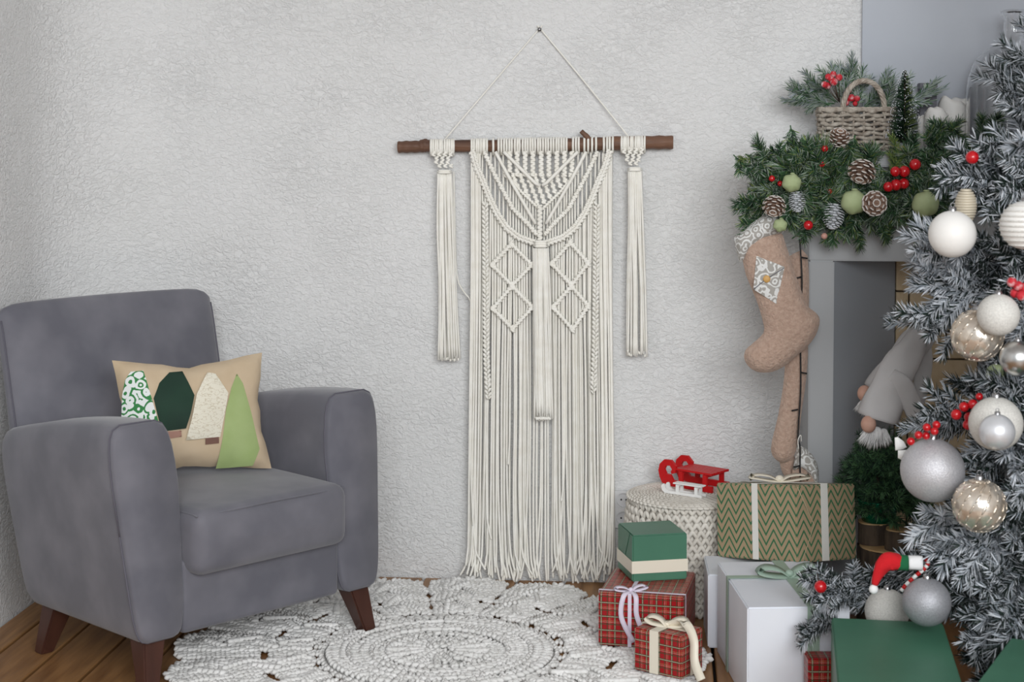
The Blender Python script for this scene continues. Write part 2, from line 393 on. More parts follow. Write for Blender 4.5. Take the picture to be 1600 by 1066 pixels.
# ================================================================== the setting
XL, RC, XR, ZC = -1.862, .35, 2.25, 3.0
mb = MB(); mb.box(((XL+XR)/2, -2.3, -.055), (XR-XL+.3, 4.9, .04)); floor_o = struct('floor', mb, M['sub'], smooth=False)
rp = random.Random(3)
plank_mesh = []
for k in range(3):
    mb = MB(); mb.box((0, 0, 0), (.136, 4.6, .034)); me = mesh_of(mb, 'plank', smooth=False)
    bm = bmesh.new(); bm.from_mesh(me); bmesh.ops.bevel(bm, geom=list(bm.edges), offset=.003, segments=1, affect='EDGES'); bm.to_mesh(me); bm.free()
    me.materials.append(M['plank'] if k != 1 else M['plank2']); plank_mesh.append(me)
x = XL+.003
edges = [XL+.002, -1.768, -1.620, -1.477]
while edges[-1] < XR: edges.append(edges[-1]+.146)
for a, b in zip(edges[:-1], edges[1:]):
    o = bpy.data.objects.new('plank', plank_mesh[rp.randrange(3)]); C.objects.link(o); o.parent = floor_o
    o.location = ((a+b)/2, -2.32+rp.uniform(-.0, .0), -.017); o.scale = ((b-a-.009)/.136, 1, 1)
mb = MB(); mb.box(((XL+RC+XR)/2, .06, ZC/2-.02), (XR-XL-RC, .12, ZC+.04)); struct('wall_back', mb, M['wall'], smooth=False)
mb = MB(); path = [(XL+RC-RC*cos(a), -RC+RC*sin(a)) for a in [pi/2*i/14 for i in range(0, 15)]]
vs_ = []; n_ = len(path)
for i, (px_, py_) in enumerate(path):
    a = pi/2*i/14; ox, oy = -cos(a), sin(a)
    vs_ += [(px_, py_, -.04), (px_, py_, ZC), (px_+ox*.12, py_+oy*.12, ZC), (px_+ox*.12, py_+oy*.12, -.04)]
fs = []
for i in range(n_-1):
    for k in range(4): a, b = i*4+k, i*4+(k+1) % 4; fs.append((a, b, b+4, a+4))
fs += [(0, 1, 2, 3), tuple(4*(n_-1)+k for k in (3, 2, 1, 0))]
mb.add(vs_, fs); struct('wall_corner', mb, M['wall'], angle=.6, weld=1e-5)
mb = MB(); mb.box((XL-.06, (-4.6-RC)/2, ZC/2-.02), (.12, 4.6-RC, ZC+.04)); struct('wall_left', mb, M['wall'], smooth=False)
mb = MB(); mb.box((XR+.06, -2.3, ZC/2), (.12, 4.6, ZC+.04)); struct('wall_right', mb, M['wall'], smooth=False)
mb = MB(); mb.box(((XL+XR)/2, -2.3, ZC+.05), (XR-XL+.3, 4.9, .1)); struct('ceiling', mb, M['ceiling'], smooth=False)
ZM = 1.335                                   # top of the mantel shelf
xch = on_y(1347, 100, -.02).x
mb = MB(); mb.box(((xch+XR)/2, -.01, (ZM+ZC)/2-.1), (XR-xch, .02, ZC-ZM+.2)); struct('wall_chimney', mb, M['greywall'], smooth=False)

# ------------------------------------------------------------------ fireplace
YF = -.30
xp0 = on_y(1264, 500, YF).x; xo0 = on_y(1303, 500, YF).x; xo1 = xo0+.66; xp1 = xo1+(xo0-xp0)
zop = on_y(1305, 408, YF).z; xb0 = on_y(1397, 600, -.035).x; xb1 = xo1-(xb0-xo0)
fp = thing('fireplace', 'pale grey painted fireplace surround with deep mantel shelf and tan brick back', 'fireplace', ((xp0+xp1)/2, -.15, 0))
mb = MB(); mb.box(((xp0+xo0)/2, YF/2-.001, zop/2), (xo0-xp0, -YF-.004, zop)); obj('jamb', mb, M['portal'], fp, True, False, .003)
mb = MB(); mb.box(((xp1+xo1)/2, YF/2-.001, zop/2), (xp1-xo1, -YF-.004, zop)); obj('jamb', mb, M['portal'], fp, True, False, .003)
mb = MB(); mb.box(((xp0+xp1)/2, YF/2-.001, (zop+ZM-.045)/2), (xp1-xp0, -YF-.004, ZM-.045-zop)); obj('lintel', mb, M['portal'], fp, True, False, .003)
mb = MB(); mb.box(((xp0+xp1)/2, YF/2-.022, ZM-.0225), (xp1-xp0+.18, -YF+.04, .045)); obj('mantel_shelf', mb, M['portal'], fp, True, False, .004)
for s_, (xa, xb) in enumerate(((xo0, xb0), (xo1, xb1))):
    mb = MB(); t = .015*(1 if s_ == 0 else -1)
    vs_ = [(xa-.0, YF+.004, 0), (xb, -.035, 0), (xb-t, -.030, 0), (xa-t*.2, YF+.030, 0)]
    vs_ = [V(p) for p in vs_]; mb.add(vs_+[p+V((0, 0, zop+.0)) for p in vs_], [(0, 1, 5, 4), (1, 2, 6, 5), (2, 3, 7, 6), (3, 0, 4, 7), (0, 3, 2, 1), (4, 5, 6, 7)])
    obj('splayed_side', mb, M['reveal'], fp, True, False)
mb = MB(); mb.box(((xb0+xb1)/2, -.012, zop/2), (xb1-xb0+.04, .014, zop)); bk = obj('brick_back', mb, M['mortar'], fp, True, False)
mb = MB(); mb.box(((xp0+xp1)/2, (YF-.0)/2, .004), (xo1-xo0, -YF-.01, .008)); obj('hearth', mb, M['portal'], fp, True, False)
BH, BL = .1015, .215
bme = MB().box((0, 0, 0), (BL-.005, .022, BH-.005)); bme = mesh_of(bme, 'brick', smooth=False); bme.materials.append(M['brick'])
bm = bmesh.new(); bm.from_mesh(bme); bmesh.ops.bevel(bm, geom=list(bm.edges), offset=.003, segments=1, affect='EDGES'); bm.to_mesh(bme); bm.free()
zr = on_y(1478, 561, -.03).z % BH
xj = on_y(1478, 540, -.03).x
r = 0; z = zr-BH
while z < zop:
    off = xj if (round((z-on_y(1478, 561, -.03).z)/BH) % 2 == 0) else xj+BL*.48
    x = xb0-((xb0-off) % BL)-BL*0
    while x < xb1:
        a, b = max(x, xb0), min(x+BL, xb1); z0, z1 = max(z, 0), min(z+BH, zop)
        if b-a > .02 and z1-z0 > .015:
            o = bpy.data.objects.new('brick', bme); C.objects.link(o); o.parent = bk
            o.location = V(((a+b)/2, -.029+rp.uniform(-.002, .002), (z0+z1)/2))-fp.location; o.scale = ((b-a-.005)/(BL-.005), 1, (z1-z0-.005)/(BH-.005))
        x += BL
    z += BH

# ================================================================== armchair
A = on_z(215, 1015, .13); Bp = on_z(598, 915, .13)
e1 = (Bp-A); CW = e1.length; e1.normalize(); e2 = V((-e1.y, e1.x, 0))
cang = atan2(e1.y, e1.x); base = (A+Bp)/2; base.z = 0
ch = thing('armchair', 'grey velvet armchair with sloping arms and dark tapered wooden legs', 'armchair', base, cang)
HW = CW/2
def arm_top(y): return .672-.03*y-.16*y*y
def make_arm(sg):
    """side panel and arm in one: sections stacked from the front to the back"""
    mb = MB(); secs = []; N = 26
    ts = [0, .012, .03, .06, .1, .16, .24, .32, .4, .5, .6, .7, .8, .9, .96, 1]
    for ti, t in enumerate(ts):
        infl = 1
        if ti == 0: infl = .90
        elif ti == 1: infl = .965
        elif ti == 2: infl = .99
        elif ti == len(ts)-1: infl = .94
        ring = []
        yy0 = t*.62; zt = arm_top(yy0)
        for k in range(N):
            a = 2*pi*k/N; c, s_ = cos(a), sin(a)
            ex = .32
            qx = math.copysign(abs(c)**ex, c); qz = math.copysign(abs(s_)**(ex if s_ < 0 else .62), s_)
            qx *= infl; qz = qz*(infl*.5+.5)
            z = .13+(zt-.13)*(qz+1)/2
            h = (z-.13)/.54
            out = HW-.004+.05*h**1.2; inn = HW-.145-.02*h+(.035*max(0, h-.7))
            x = (out+inn)/2+(out-inn)/2*qx
            y = .06*h*(1-t)+t*(.54+.10*h)
            ring.append(V((sg*x, y, z)))
        secs.append(ring)
    vs_ = [p for r_ in secs for p in r_]; fs = []
    for i in range(len(secs)-1):
        for k in range(N):
            a, b = i*N+k, i*N+(k+1) % N; fs.append((a, b, b+N, a+N))
    fs += [tuple(range(N-1, -1, -1)), tuple((len(secs)-1)*N+k for k in range(N))]
    mb.add(vs_, fs)
    o = obj('armrest', mb, M['velvet'], ch, weld=1e-5, angle=1.2)
    # piping seam around the front panel
    mp = MB(); ring = [p+V((0, -.001, 0)) for p in secs[2]]; ring = [V((p.x*1.003, p.y, p.z+.001)) for p in ring]
    mp.tube(ring+[ring[0]], .0022, 5); obj('piping', mp, M['piping'], o)
    return o
make_arm(-1); make_arm(1)
def rbox(mb, c, sz, r, seg=4, M_=None, puff=0):
    """rounded block"""
    bm = bmesh.new(); bmesh.ops.create_cube(bm, size=1)
    for v_ in bm.verts: v_.co = V((v_.co.x*sz[0], v_.co.y*sz[1], v_.co.z*sz[2]))
    bmesh.ops.bevel(bm, geom=list(bm.edges), offset=r, segments=seg, affect='EDGES', profile=.5)
    bmesh.ops.subdivide_edges(bm, edges=[e for e in bm.edges if e.calc_length() > min(sz)*.5], cuts=6, use_grid_fill=True)
    bm.verts.index_update()
    vs_ = []
    for v_ in bm.verts:
        p = v_.co.copy()
        if puff:
            u, v2 = 2*p.x/sz[0], 2*p.y/sz[1]; p.z += puff*(1-u*u)*(1-v2*v2)*(1 if p.z > 0 else .2)
        vs_.append(V(c)+(M_ @ p if M_ else p))
    mb.add(vs_, [tuple(x_.index for x_ in f.verts) for f in bm.faces]); bm.free(); return mb
mb = MB(); rbox(mb, (0, .275, .225), (2*(HW-.142), .52, .19), .016); obj('seat_base', mb, M['velvet'], ch, angle=1.2)
mb = MB(); rbox(mb, (0, .262, .362), (2*(HW-.150), .60, .165), .034, 5, puff=.016)
for i, p in enumerate(mb.v):
    if p.y < .05: p.y -= .018*(1-(2*p.x/(2*(HW-.15)))**4)*max(0, 1-abs(p.z-.362)/.085)
cush = obj('seat_cushion', mb, M['velvet'], ch, angle=1.2)
mp = MB(); hw2 = HW-.150
for z_ in (.4425,):
    pth = [(-hw2+.010, .45, z_-.008), (-hw2+.010, .02, z_-.008), (-hw2+.03, -.022, z_-.010), (0, -.040, z_-.004), (hw2-.03, -.022, z_-.010), (hw2-.010, .02, z_-.008), (hw2-.010, .45, z_-.008)]
    mp.tube(bez(pth, 6), .0022, 5)
obj('piping', mp, M['velvet'], cush)
# backrest: a leaning padded slab
mb = MB(); NX, NZ = 18, 22; fr = []; bkk = []
def back_pt(u, h, side):
    z = .20+h*.705; hwid = .347+.006*h; x = u*hwid
    zc = z+.008-.030*abs(u)**16*max(0, h-.6)/.4 + (.006*(1-u*u) if h > .9 else 0)
    yf = .555+(z-.2)*.225; th = .110-.04*h
    edge = (1-abs(u)**7)**.5 if abs(u) < 1 else 0
    eh = (1-max(0, (h-.86)/.14)**2.4)**.5 if h < 1 else 0
    w_ = edge*eh
    y = yf+th*.5+(-1 if side == 0 else 1)*th*.5*(.12+.88*w_)
    if side == 0: y -= .018*(1-u*u)*sin(pi*min(1, h*1.05))
    return V((x, y, zc))
for side in (0, 1):
    for j in range(NZ+1):
        for i in range(NX+1):
            u = sin((i/NX*2-1)*pi/2); h = sin(j/NZ*pi/2)
            mb.v.append(back_pt(u, h, side))
W_ = NX+1; S_ = (NX+1)*(NZ+1)
for j in range(NZ):
    for i in range(NX):
        a = j*W_+i; mb.f.append((a, a+1, a+1+W_, a+W_)); mb.f.append((S_+a, S_+a+W_, S_+a+1+W_, S_+a+1))
for j in range(NZ):
    a = j*W_; mb.f.append((a, a+W_, S_+a+W_, S_+a)); a = j*W_+NX; mb.f.append((a, S_+a, S_+a+W_, a+W_))
for i in range(NX):
    a = NZ*W_+i; mb.f.append((a, a+1, S_+a+1, S_+a)); a = i; mb.f.append((a, S_+a, S_+a+1, a+1))
mb.m = [0]*len(mb.f); bko = obj('backrest', mb, M['velvet'], ch, weld=1e-5, angle=1.3)
for sg in (-1, 1):
    mp = MB(); mp.tube([back_pt(sg*.985, .25+.72*k/14, 0)+V((0, -.001, 0)) for k in range(15)], .0025, 5); obj('piping', mp, M['piping'], bko)
def leg(x, y, dx, dy):
    mb = MB(); t, b = .034, .019
    top = [V((x+i*t, y+j*t, .150)) for i, j in ((-1, -1), (1, -1), (1, 1), (-1, 1))]
    bot = [V((x+dx+i*b, y+dy+j*b, 0)) for i, j in ((-1, -1), (1, -1), (1, 1), (-1, 1))]
    mb.add(bot+top, [(3, 2, 1, 0), (4, 5, 6, 7), (0, 1, 5, 4), (1, 2, 6, 5), (2, 3, 7, 6), (3, 0, 4, 7)])
    obj('leg', mb, M['legwood'], ch, smooth=False, bevel=.004)
leg(-HW+.068, .060, -.028, -.042); leg(HW-.068, .060, .028, -.042); leg(-HW+.068, .47, -.028, .042); leg(HW-.068, .47, .028, .042)

# ------------------------------------------------------------------ cushion on the chair
pc = on_z(340, 741, .452); pang = cang-radians(23)
pb0 = on_z(258, 748, .455); pb1 = on_z(423, 735, .455); pu = (pb1-pb0).normalized()
pv_h = V((-pu.y, pu.x, 0)); tilt = radians(18); pv = (UP*cos(tilt)+pv_h*sin(tilt)); pn = pu.cross(pv)   # pn faces the room
PW, PH = .415, .325
po = pb1-pu*(PW/2-.002)+UP*.005
pl = thing('throw_pillow', 'beige linen pillow with four fabric fir trees sewn on its front', 'pillow', po)
def edge_pt(a, b, pull, k, n):
    t = k/n; p = V(a).lerp(V(b), t); c = V((0, PH/2)); d = (c-p).normalized(); return p+d*pull*sin(pi*t)
cor = [(-PW/2, 0), (PW/2, 0), (PW/2, PH), (-PW/2, PH)]
outl = []
for i in range(4):
    pull = (.022, .022, .030, .022)[i]
    for k in range(10): q = edge_pt(cor[i], cor[(i+1) % 4], pull+.004*sin(k*1.9+i*2), k, 10); outl.append((q.x, q.y))
def pil_h(x, y, h=None):
    u = 2*x/PW; v_ = 2*y/PH-1
    return .074*max(0, 1-abs(u)**2.2)**.55*max(0, 1-abs(v_)**2.2)**.55+.006*sin(34*x+3+14*y)*sin(27*y+1)*max(0, 1-abs(u)**3)+.005*sin(46*x+9*y)*abs(v_)**2*max(0, 1-abs(v_)**6)+.003*sin(55*x-38*y)*max(0, -v_)
mb = MB(); mb.puffy(outl, .05, .09, po, pu, pv, pn, .016, .8, hf=lambda x, y, h: min(h*1.3, pil_h(x, y)+.002)); obj('pillow_cover', mb, M['beige'], pl, True)
pxx = lambda x, y: ((x-160*0-0), y)
# patches: outline in the pillow plane, laid on the swelling front
o3 = None
def on_pillow(px, py):
    d = ray(px, py); q = po+pn*.045; t = (q-CAM).dot(pn)/d.dot(pn); h = CAM+d*t-po; return (h.dot(pu), h.dot(pv))
def patch(name, pix, m_):
    P = [on_pillow(*p) for p in pix]; D = []
    for i in range(len(P)):
        a, b = V(P[i]), V(P[(i+1) % len(P)])
        for k in range(5): q = a.lerp(b, k/5); D.append((q.x, q.y))
    mb = MB(); N = len(D); r_ = MB(); r_.puffy(D, .001, .01, (0, 0, 0), (1, 0, 0), (0, 1, 0), (0, 0, 1), .013)
    vs_ = []
    for q in r_.v:
        hh = min(pil_h(q.x, q.y)+.002, 1)
        vs_.append(po+pu*q.x+pv*q.y+pn*(hh+.0015+max(-.001, q.z)))
    mb.add(vs_, r_.f); return obj(name, mb, m_, pl, True)
q8 = lambda L_: [(160+x/4.846, 540+y/4.846) for x, y in L_]
patch('paisley_tree_patch', q8([(215, 195), (310, 190), (345, 340), (400, 530), (440, 660), (485, 790), (405, 812), (250, 640), (150, 560), (155, 380), (175, 260)]), M['paisley'])
patch('green_velvet_tree_patch', q8([(505, 205), (600, 200), (640, 290), (682, 390), (650, 530), (618, 640), (445, 660), (415, 560), (378, 410), (425, 290)]), M['dgreen'])
patch('script_tree_patch', q8([(785, 212), (845, 220), (900, 310), (940, 370), (915, 520), (880, 700), (620, 728), (660, 560), (700, 380), (745, 285)]), M['script'])
patch('light_green_tree_patch', q8([(1015, 215), (1060, 290), (1085, 390), (1150, 620), (1195, 780), (1150, 905), (870, 925), (900, 700), (925, 490), (965, 330)]), M['lgreen'])
patch('trunk_patch', q8([(465, 660), (585, 655), (588, 700), (472, 718)]), M['brownpatch'])
patch('trunk_patch', q8([(768, 712), (870, 702), (873, 748), (770, 758)]), M['brownpatch'])

# ================================================================== macrame wall hanging (drawn on the wall plane)
def mw(px, py, d=.03): return on_y(px, py, -d)
SC = (mw(900, 500)-mw(800, 500)).length/100     # metres per photo pixel on the wall
mc0 = mw(845, 230, .0); mac = thing('macrame_wall_hanging', 'cream macrame wall hanging with long fringe on a brown wooden branch', 'wall hanging', (mc0.x, -.02, .02))
rm = random.Random(11)
mb = MB(); stp = [(622, 230, 9), (636, 229.5, 9.6), (655, 229, 9.3), (664, 227.5, 10.8), (680, 228, 9.2), (760, 228, 9.6), (840, 227, 9.3), (890, 226, 10), (915, 226, 11.5), (930, 225, 10.2), (970, 223.5, 10.8), (1000, 223, 10.0), (1030, 222.5, 10.8), (1052, 222.5, 10.4)]
pp = bez([mw(a, b, .030) for a, b, c in stp], 5); rr = []
for i in range(len(pp)):
    t = i/(len(pp)-1)*(len(stp)-1); k = min(int(t), len(stp)-2); rr.append((stp[k][2]*(1-t+k)+stp[k+1][2]*(t-k))*SC*(1+.05*sin(i*1.7)))
mb.tube(pp, rr, 14); stk = obj('branch', mb, M['stick'], mac, True, angle=1.0)
mb = MB(); mb.tube(bez([mw(926, 227, .033), mw(918, 215, .04), (mw(908, 205, .045))], 4), [6*SC]*3+[4.6*SC]*3+[3.8*SC]*3, 8); obj('twig', mb, M['stick'], stk, True)
mb = MB(); mb.tube(bez([mw(696, 217, .033), mw(770, 130, .016), mw(841, 47, .010), mw(843.5, 45.5, .012), mw(846, 47, .010), mw(915, 130, .016), mw(984, 216, .033)], 5), 1.15*SC, 6); obj('hanging_cord', mb, M['cord'], mac, True)
mb = MB(); mb.tube([mw(843, 46.5, 0.0), mw(843, 46, .016)], 1.5*SC, 8); mb.tube([mw(843, 46, .016), mw(843, 46, .019)], 3.2*SC, 10)
solo('nail', mb, M['steel'], 'small steel nail in the plaster holding the macrame cord', 'nail')
def cordpx(mb, pts, r=1.75, n=5, sub=3):
    mb.tube(bez([mw(*p) for p in pts], sub), r*SC, n, True)
def wraps(mb, x0, x1, step, yc=228, hh=12):
    x = x0
    while x <= x1:
        j = rm.uniform(-.5, .5); yy = yc-(x-622)/430*7+3.5-.0
        cordpx(mb, [(x+j, yy+hh+1, .030), (x+j, yy+hh*.6, .049), (x+j*.5, yy, .0545), (x+j, yy-hh*.7, .047), (x+j, yy-hh, .030), (x+j, yy-hh*.7, .012)], 1.9)
        x += step
def lump(mb, px, py, d, ang, L, wd, th=None):
    o_ = mw(px, py, d); u = mw(px+cos(ang), py+sin(ang), d)-o_
    mb.stitch(o_, u, V((0, -1, 0)), L*SC, wd*SC, (th or wd)*SC)
def path_len(P):
    out = [0]
    for a, b in zip(P[:-1], P[1:]): out.append(out[-1]+sqrt((a[0]-b[0])**2+(a[1]-b[1])**2))
    return out
def samp(P, s):
    Ls = path_len(P); s = max(0, min(s, Ls[-1]))
    for i in range(len(P)-1):
        if s <= Ls[i+1] or i == len(P)-2:
            t = (s-Ls[i])/max(1e-6, Ls[i+1]-Ls[i]); a, b = P[i], P[i+1]
            return a[0]+(b[0]-a[0])*t, a[1]+(b[1]-a[1])*t, atan2(b[1]-a[1], b[0]-a[0])
def sinnet(mb, P, wd, d=.045, step=3.4, twist=0):
    """a square-knot sinnet: cross lumps over a core"""
    L_ = path_len(P)[-1]; s = 0; k = 0
    mb.tube([mw(*samp(P, L_*i/12)[:2], d) for i in range(13)], wd*.30*SC, 6)
    while s < L_:
        x, y, a = samp(P, s); ww = wd*(1 if not twist else .72+.38*abs(sin(k*.55)))
        lump(mb, x, y, d+.004, a+pi/2+(.28 if k % 2 else -.28), ww, step*1.25, 4.2); s += step; k += 1
def knots(mb, P, size=6, d=.042, step=6.2):
    """a row of double half hitches"""
    L_ = path_len(P)[-1]; s = 0; k = 0
    mb.tube([mw(*samp(P, L_*i/14)[:2], d-.004) for i in range(15)], size*.30*SC, 6)
    while s <= L_:
        x, y, a = samp(P, s)
        lump(mb, x, y, d+.003, a+1.15, size*1.25, size*.5, 4); lump(mb, *samp(P, s+step*.45)[:2], d+.003, a+.35, size*1.1, size*.5, 4); s += step; k += 1
mir = lambda P: [(1690-p[0],)+tuple(p[1:]) for p in P]
mb = MB(); wraps(mb, 737, 757, 3.6); wraps(mb, 771, 774, 3.4); wraps(mb, 779, 788, 4.2); wraps(mb, 792, 889, 4.05); wraps(mb, 757, 762, 4)
wraps(mb, 895, 906, 4.5); wraps(mb, 913, 932, 6.2); wraps(mb, 944, 958, 4.4)
obj('wrapped_cord_loops', mb, M['cord'], mac, True)['kind'] = 'stuff'
band1 = [(737, 238), (744, 262), (754, 284), (765, 312), (776, 335), (791, 357), (810, 372), (836, 381)]
spir = [(757, 238), (772, 271), (787, 299), (802, 327), (825, 350), (840, 368)]
for P in (band1, mir(band1)):
    mb = MB(); knots(mb, P, 10, .048, 6.5); sinnet(mb, [(x+(2.5 if P is band1 else -2.5), y-3) for x, y in P], 7, .050, 3.2); obj('knotted_band', mb, M['cord'], mac, True)
for P in (spir, mir(spir)):
    mb = MB(); sinnet(mb, P, 9, .054, 3.0, 1); obj('twisted_sinnet', mb, M['cord'], mac, True)
for P in ([(774, 237), (799, 284), (837, 350)], mir([(774, 237), (799, 284), (837, 350)]), [(787, 237), (836, 286), (843, 290)], mir([(787, 237), (836, 286), (843, 290)])):
    mb = MB(); mb.tube([mw(*samp(P, path_len(P)[-1]*i/10)[:2], .056) for i in range(11)], 2.7*SC, 7); obj('diagonal_cord', mb, M['cord'], mac, True)
for cx_ in (796.5, 808, 820.5, 832.5, 845.5, 857.5, 870, 882, 893.5):
    mb = MB(); b_ = 276 if abs(cx_-845) < 45 else 268; sinnet(mb, [(cx_, 238), (cx_, b_)], 9.6, .042, 3.3); obj('sinnet_column', mb, M['cord'], mac, True)
mb = MB()                                   # net of alternating knots inside the V
y = 274; row = 0
while y < 324:
    half = 54*(326-y)/52; x = 845-half+(5 if row % 2 else 0)
    while x <= 845+half:
        for q in (-2.4, 0, 2.4): lump(mb, x, y+q, .043, rm.uniform(-.15, .15)+(.3 if q else 0), 9.5, 3.4, 4)
        x += 11.2
    y += 8.2; row += 1
for P in ([(788, 268), (815, 300), (844, 328)], mir([(788, 268), (815, 300), (844, 328)])): knots(mb, P, 6, .045, 5)
obj('knotted_net', mb, M['cord'], mac, True)
mb = MB(); sinnet(mb, [(843.5, 322), (843.5, 376)], 10, .056, 3.2); obj('sinnet_column', mb, M['cord'], mac, True)
dl = [(799, 381), (769, 414), (800, 446), (831, 414)], [(800, 447), (770, 482), (801, 514), (832, 480)]
dr = [(891, 379), (862, 412), (893, 446), (919, 411)], [(893, 447), (864, 480), (895, 515), (919, 478)]
for D in dl+dr:
    mb = MB(); t_, l_, b_, r_ = D
    for P in ([t_, l_], [l_, b_], [b_, r_], [r_, t_]): knots(mb, P, 8.2, .049, 6)
    for q in D:
        for k in (-3, 0, 3): lump(mb, q[0], q[1]+k, .052, .2*k, 10, 4, 4.5)
    for q, sg in ((l_, 1), (r_, -1)):
        for k in (4, 8): cordpx(mb, [(q[0]+sg*(k+3), q[1]-9, .042), (q[0]+sg*k, q[1], .048), (q[0]+sg*(k+3), q[1]+9, .042)], 1.5)
    obj('knotted_diamond', mb, M['cord'], mac, True)
def braid(mb, P, wd, d):
    L_ = path_len(P)[-1]; s = 0; k = 0
    while s < L_:
        x, y, a = samp(P, s); sg = 1 if k % 2 else -1
        lump(mb, x+sg*wd*.24, y, d, pi/2+sg*.62, wd*.95, wd*.42, 4.5); s += wd*.36; k += 1
for P in ([(758, 318), (759, 450), (760, 560), (763, 622)], [(933, 318), (931, 450), (930, 540), (927, 612)]):
    mb = MB(); braid(mb, P, 10, .058); braid(mb, [(x+.5, y+1) for x, y in P], 8, .053); obj('braid', mb, M['cord'], mac, True)
def tassel_cords(mb, xa, xb, ya, xc, xd, yb, n, d0, d1, r=1.75, jit=2.5):
    for k in range(n):
        t = k/(n-1); x0 = xa+(xb-xa)*t; x1 = xc+(xd-xc)*t+rm.uniform(-jit, jit); d = rm.uniform(d0, d1); w1, w2 = rm.uniform(-1.6, 1.6), rm.uniform(-2, 2)
        cordpx(mb, [(x0, ya, d), (x0+(x1-x0)*.3+w1, ya+(yb-ya)*.3, d+.002), (x0+(x1-x0)*.65+w2, ya+(yb-ya)*.65, d), (x1, yb+rm.uniform(-5, 5), d)], r, 5, 4)
mb = MB(); tassel_cords(mb, 834, 856, 388, 838, 862, 654, 13, .060, .066); tassel_cords(mb, 836, 854, 388, 836, 861, 650, 11, .067, .072)
for k in range(12): lump(mb, 838+k*2.0, 654, .070, pi/2+rm.uniform(-.4, .4), 6, 3, 3)
for q in (378, 381.5, 385): lump(mb, 845, q, .066, 0, 24, 5, 7)
obj('centre_tassel', mb, M['cord'], mac, True)
for (xa, xb, ya, na, nb, xc, xd, yb) in ((672, 712, 236, 683, 706, 685, 716, 560), (970, 1010, 232, 981, 1003, 981, 1008, 553)):
    mb = MB(); wraps(mb, xa+1, xb-1, 3.6); yy = ya
    while yy < ya+30:
        t = (yy-ya)/30; x0, x1 = xa+(na-xa)*t, xb+(nb-xb)*t; x = x0+4
        row = int((yy-ya)/6)
        x = x0+(3 if row % 2 else 6)
        while x < x1-2:
            for q in (-2, .8): lump(mb, x, yy+q, .050, (.35 if q > 0 else -.35), 8.6, 3.4, 4.2)
            x += 9
        yy += 6
    for q in range(2): lump(mb, (na+nb)/2, ya+31+q*3, .054, 0, nb-na+2, 4, 6)
    tassel_cords(mb, na+1, nb-1, ya+32, xc, xd, yb, 10, .036, .042); tassel_cords(mb, na+2, nb-2, ya+32, xc, xd, yb, 9, .044, .052)
    for k in range(11): lump(mb, xc+(xd-xc)*k/10, yb+rm.uniform(-4, 4), .045, pi/2, 6, 3.4, 3.4)
    obj('side_tassel', mb, M['cord'], mac, True)
def yb1(x):
    x = x if x <= 845 else 1690-x
    for (a, b), (c, d) in zip(band1[:-1], band1[1:]):
        if a <= x <= c: return b+(d-b)*(x-a)/(c-a)
    return 238 if x < 737 else 381
mb = MB(); x = 747
while x < 945:                               # upright cords above the knotted bands
    a = x if x <= 845 else 1690-x
    top = 238 if a < 788 else 268+(a-788)*1.08
    bot = yb1(x)
    if bot-top > 6 and abs(x-844) > 4:
        cordpx(mb, [(x+rm.uniform(-.6, .6), top, .034), (x+rm.uniform(-.6, .6), (top+bot)/2, .036), (x, bot+3, .038)], 1.55)
    x += 4.4 if 788 < a else 6.6
obj('upper_cords', mb, M['cord'], mac, True)['kind'] = 'stuff'
def bottom(x): return 906+8*(1-((x-850)/115)**2)
def fringe(mb, x, top, d, r=1.75, short=0, spread=1):
    b = bottom(x)-short-rm.uniform(0, 12); cx_ = x+(x-848)*.035; wob = rm.uniform(-3.4, 3.4)
    lean = rm.uniform(-1, 1)*11*spread+(rm.choice((-1, 1))*rm.uniform(4, 16) if rm.random() < .4 else 0)
    pts = [(x, top, d), (x+.4*wob, top+(b-top)*.25, d+.001), (x+(cx_-x)*.5+wob, top+(b-top)*.5, d), (cx_+wob*.6, top+(b-top)*.75, d+.003), (cx_+lean*.25, b-42, d+.006), (cx_+lean*.6, b-16, d+.010), (cx_+lean, b, d+.013)]
    mb.tube(bez([mw(*p) for p in pts], 5), r*SC, 5)
mb = MB(); x = 739.0
while x < 957:
    a = x if x <= 845 else 1690-x
    inside = any(abs(x-c) < 30 for c in (800, 891))
    fringe(mb, x, yb1(x)+2, rm.uniform(.022, .030)); x += rm.uniform(4.2, 5.2)
obj('fringe_cords', mb, M['cord'], mac, True)['kind'] = 'stuff'
mb = MB(); x = 741.0
while x < 957:
    if not (826 < x < 862): fringe(mb, x+rm.uniform(-1, 1), max(yb1(x)+2, 240), rm.uniform(.035, .041), short=rm.uniform(0, 16) if rm.random() > .08 else rm.uniform(60, 190))
    x += rm.uniform(3.7, 4.7)
for k in range(5): fringe(mb, 737+k*3.2, 240, .044, short=rm.uniform(0, 14)); fringe(mb, 942+k*3.2, 240, .044, short=rm.uniform(6, 22))
obj('fringe_cords', mb, M['cord'], mac, True)['kind'] = 'stuff'
mb = MB(); cordpx(mb, [(709, 268, .034), (711, 350, .03), (714, 430, .03), (724, 455, .03), (736, 473, .034), (739, 520, .03), (737, 553, .03)], 1.2); obj('stray_cord', mb, M['cord'], mac, True)
mb = MB(); cordpx(mb, [(741, 560, .040), (739, 680, .04), (737, 760, .045), (739, 822, .05)], 1.6); obj('stray_cord', mb, M['cord'], mac, True)

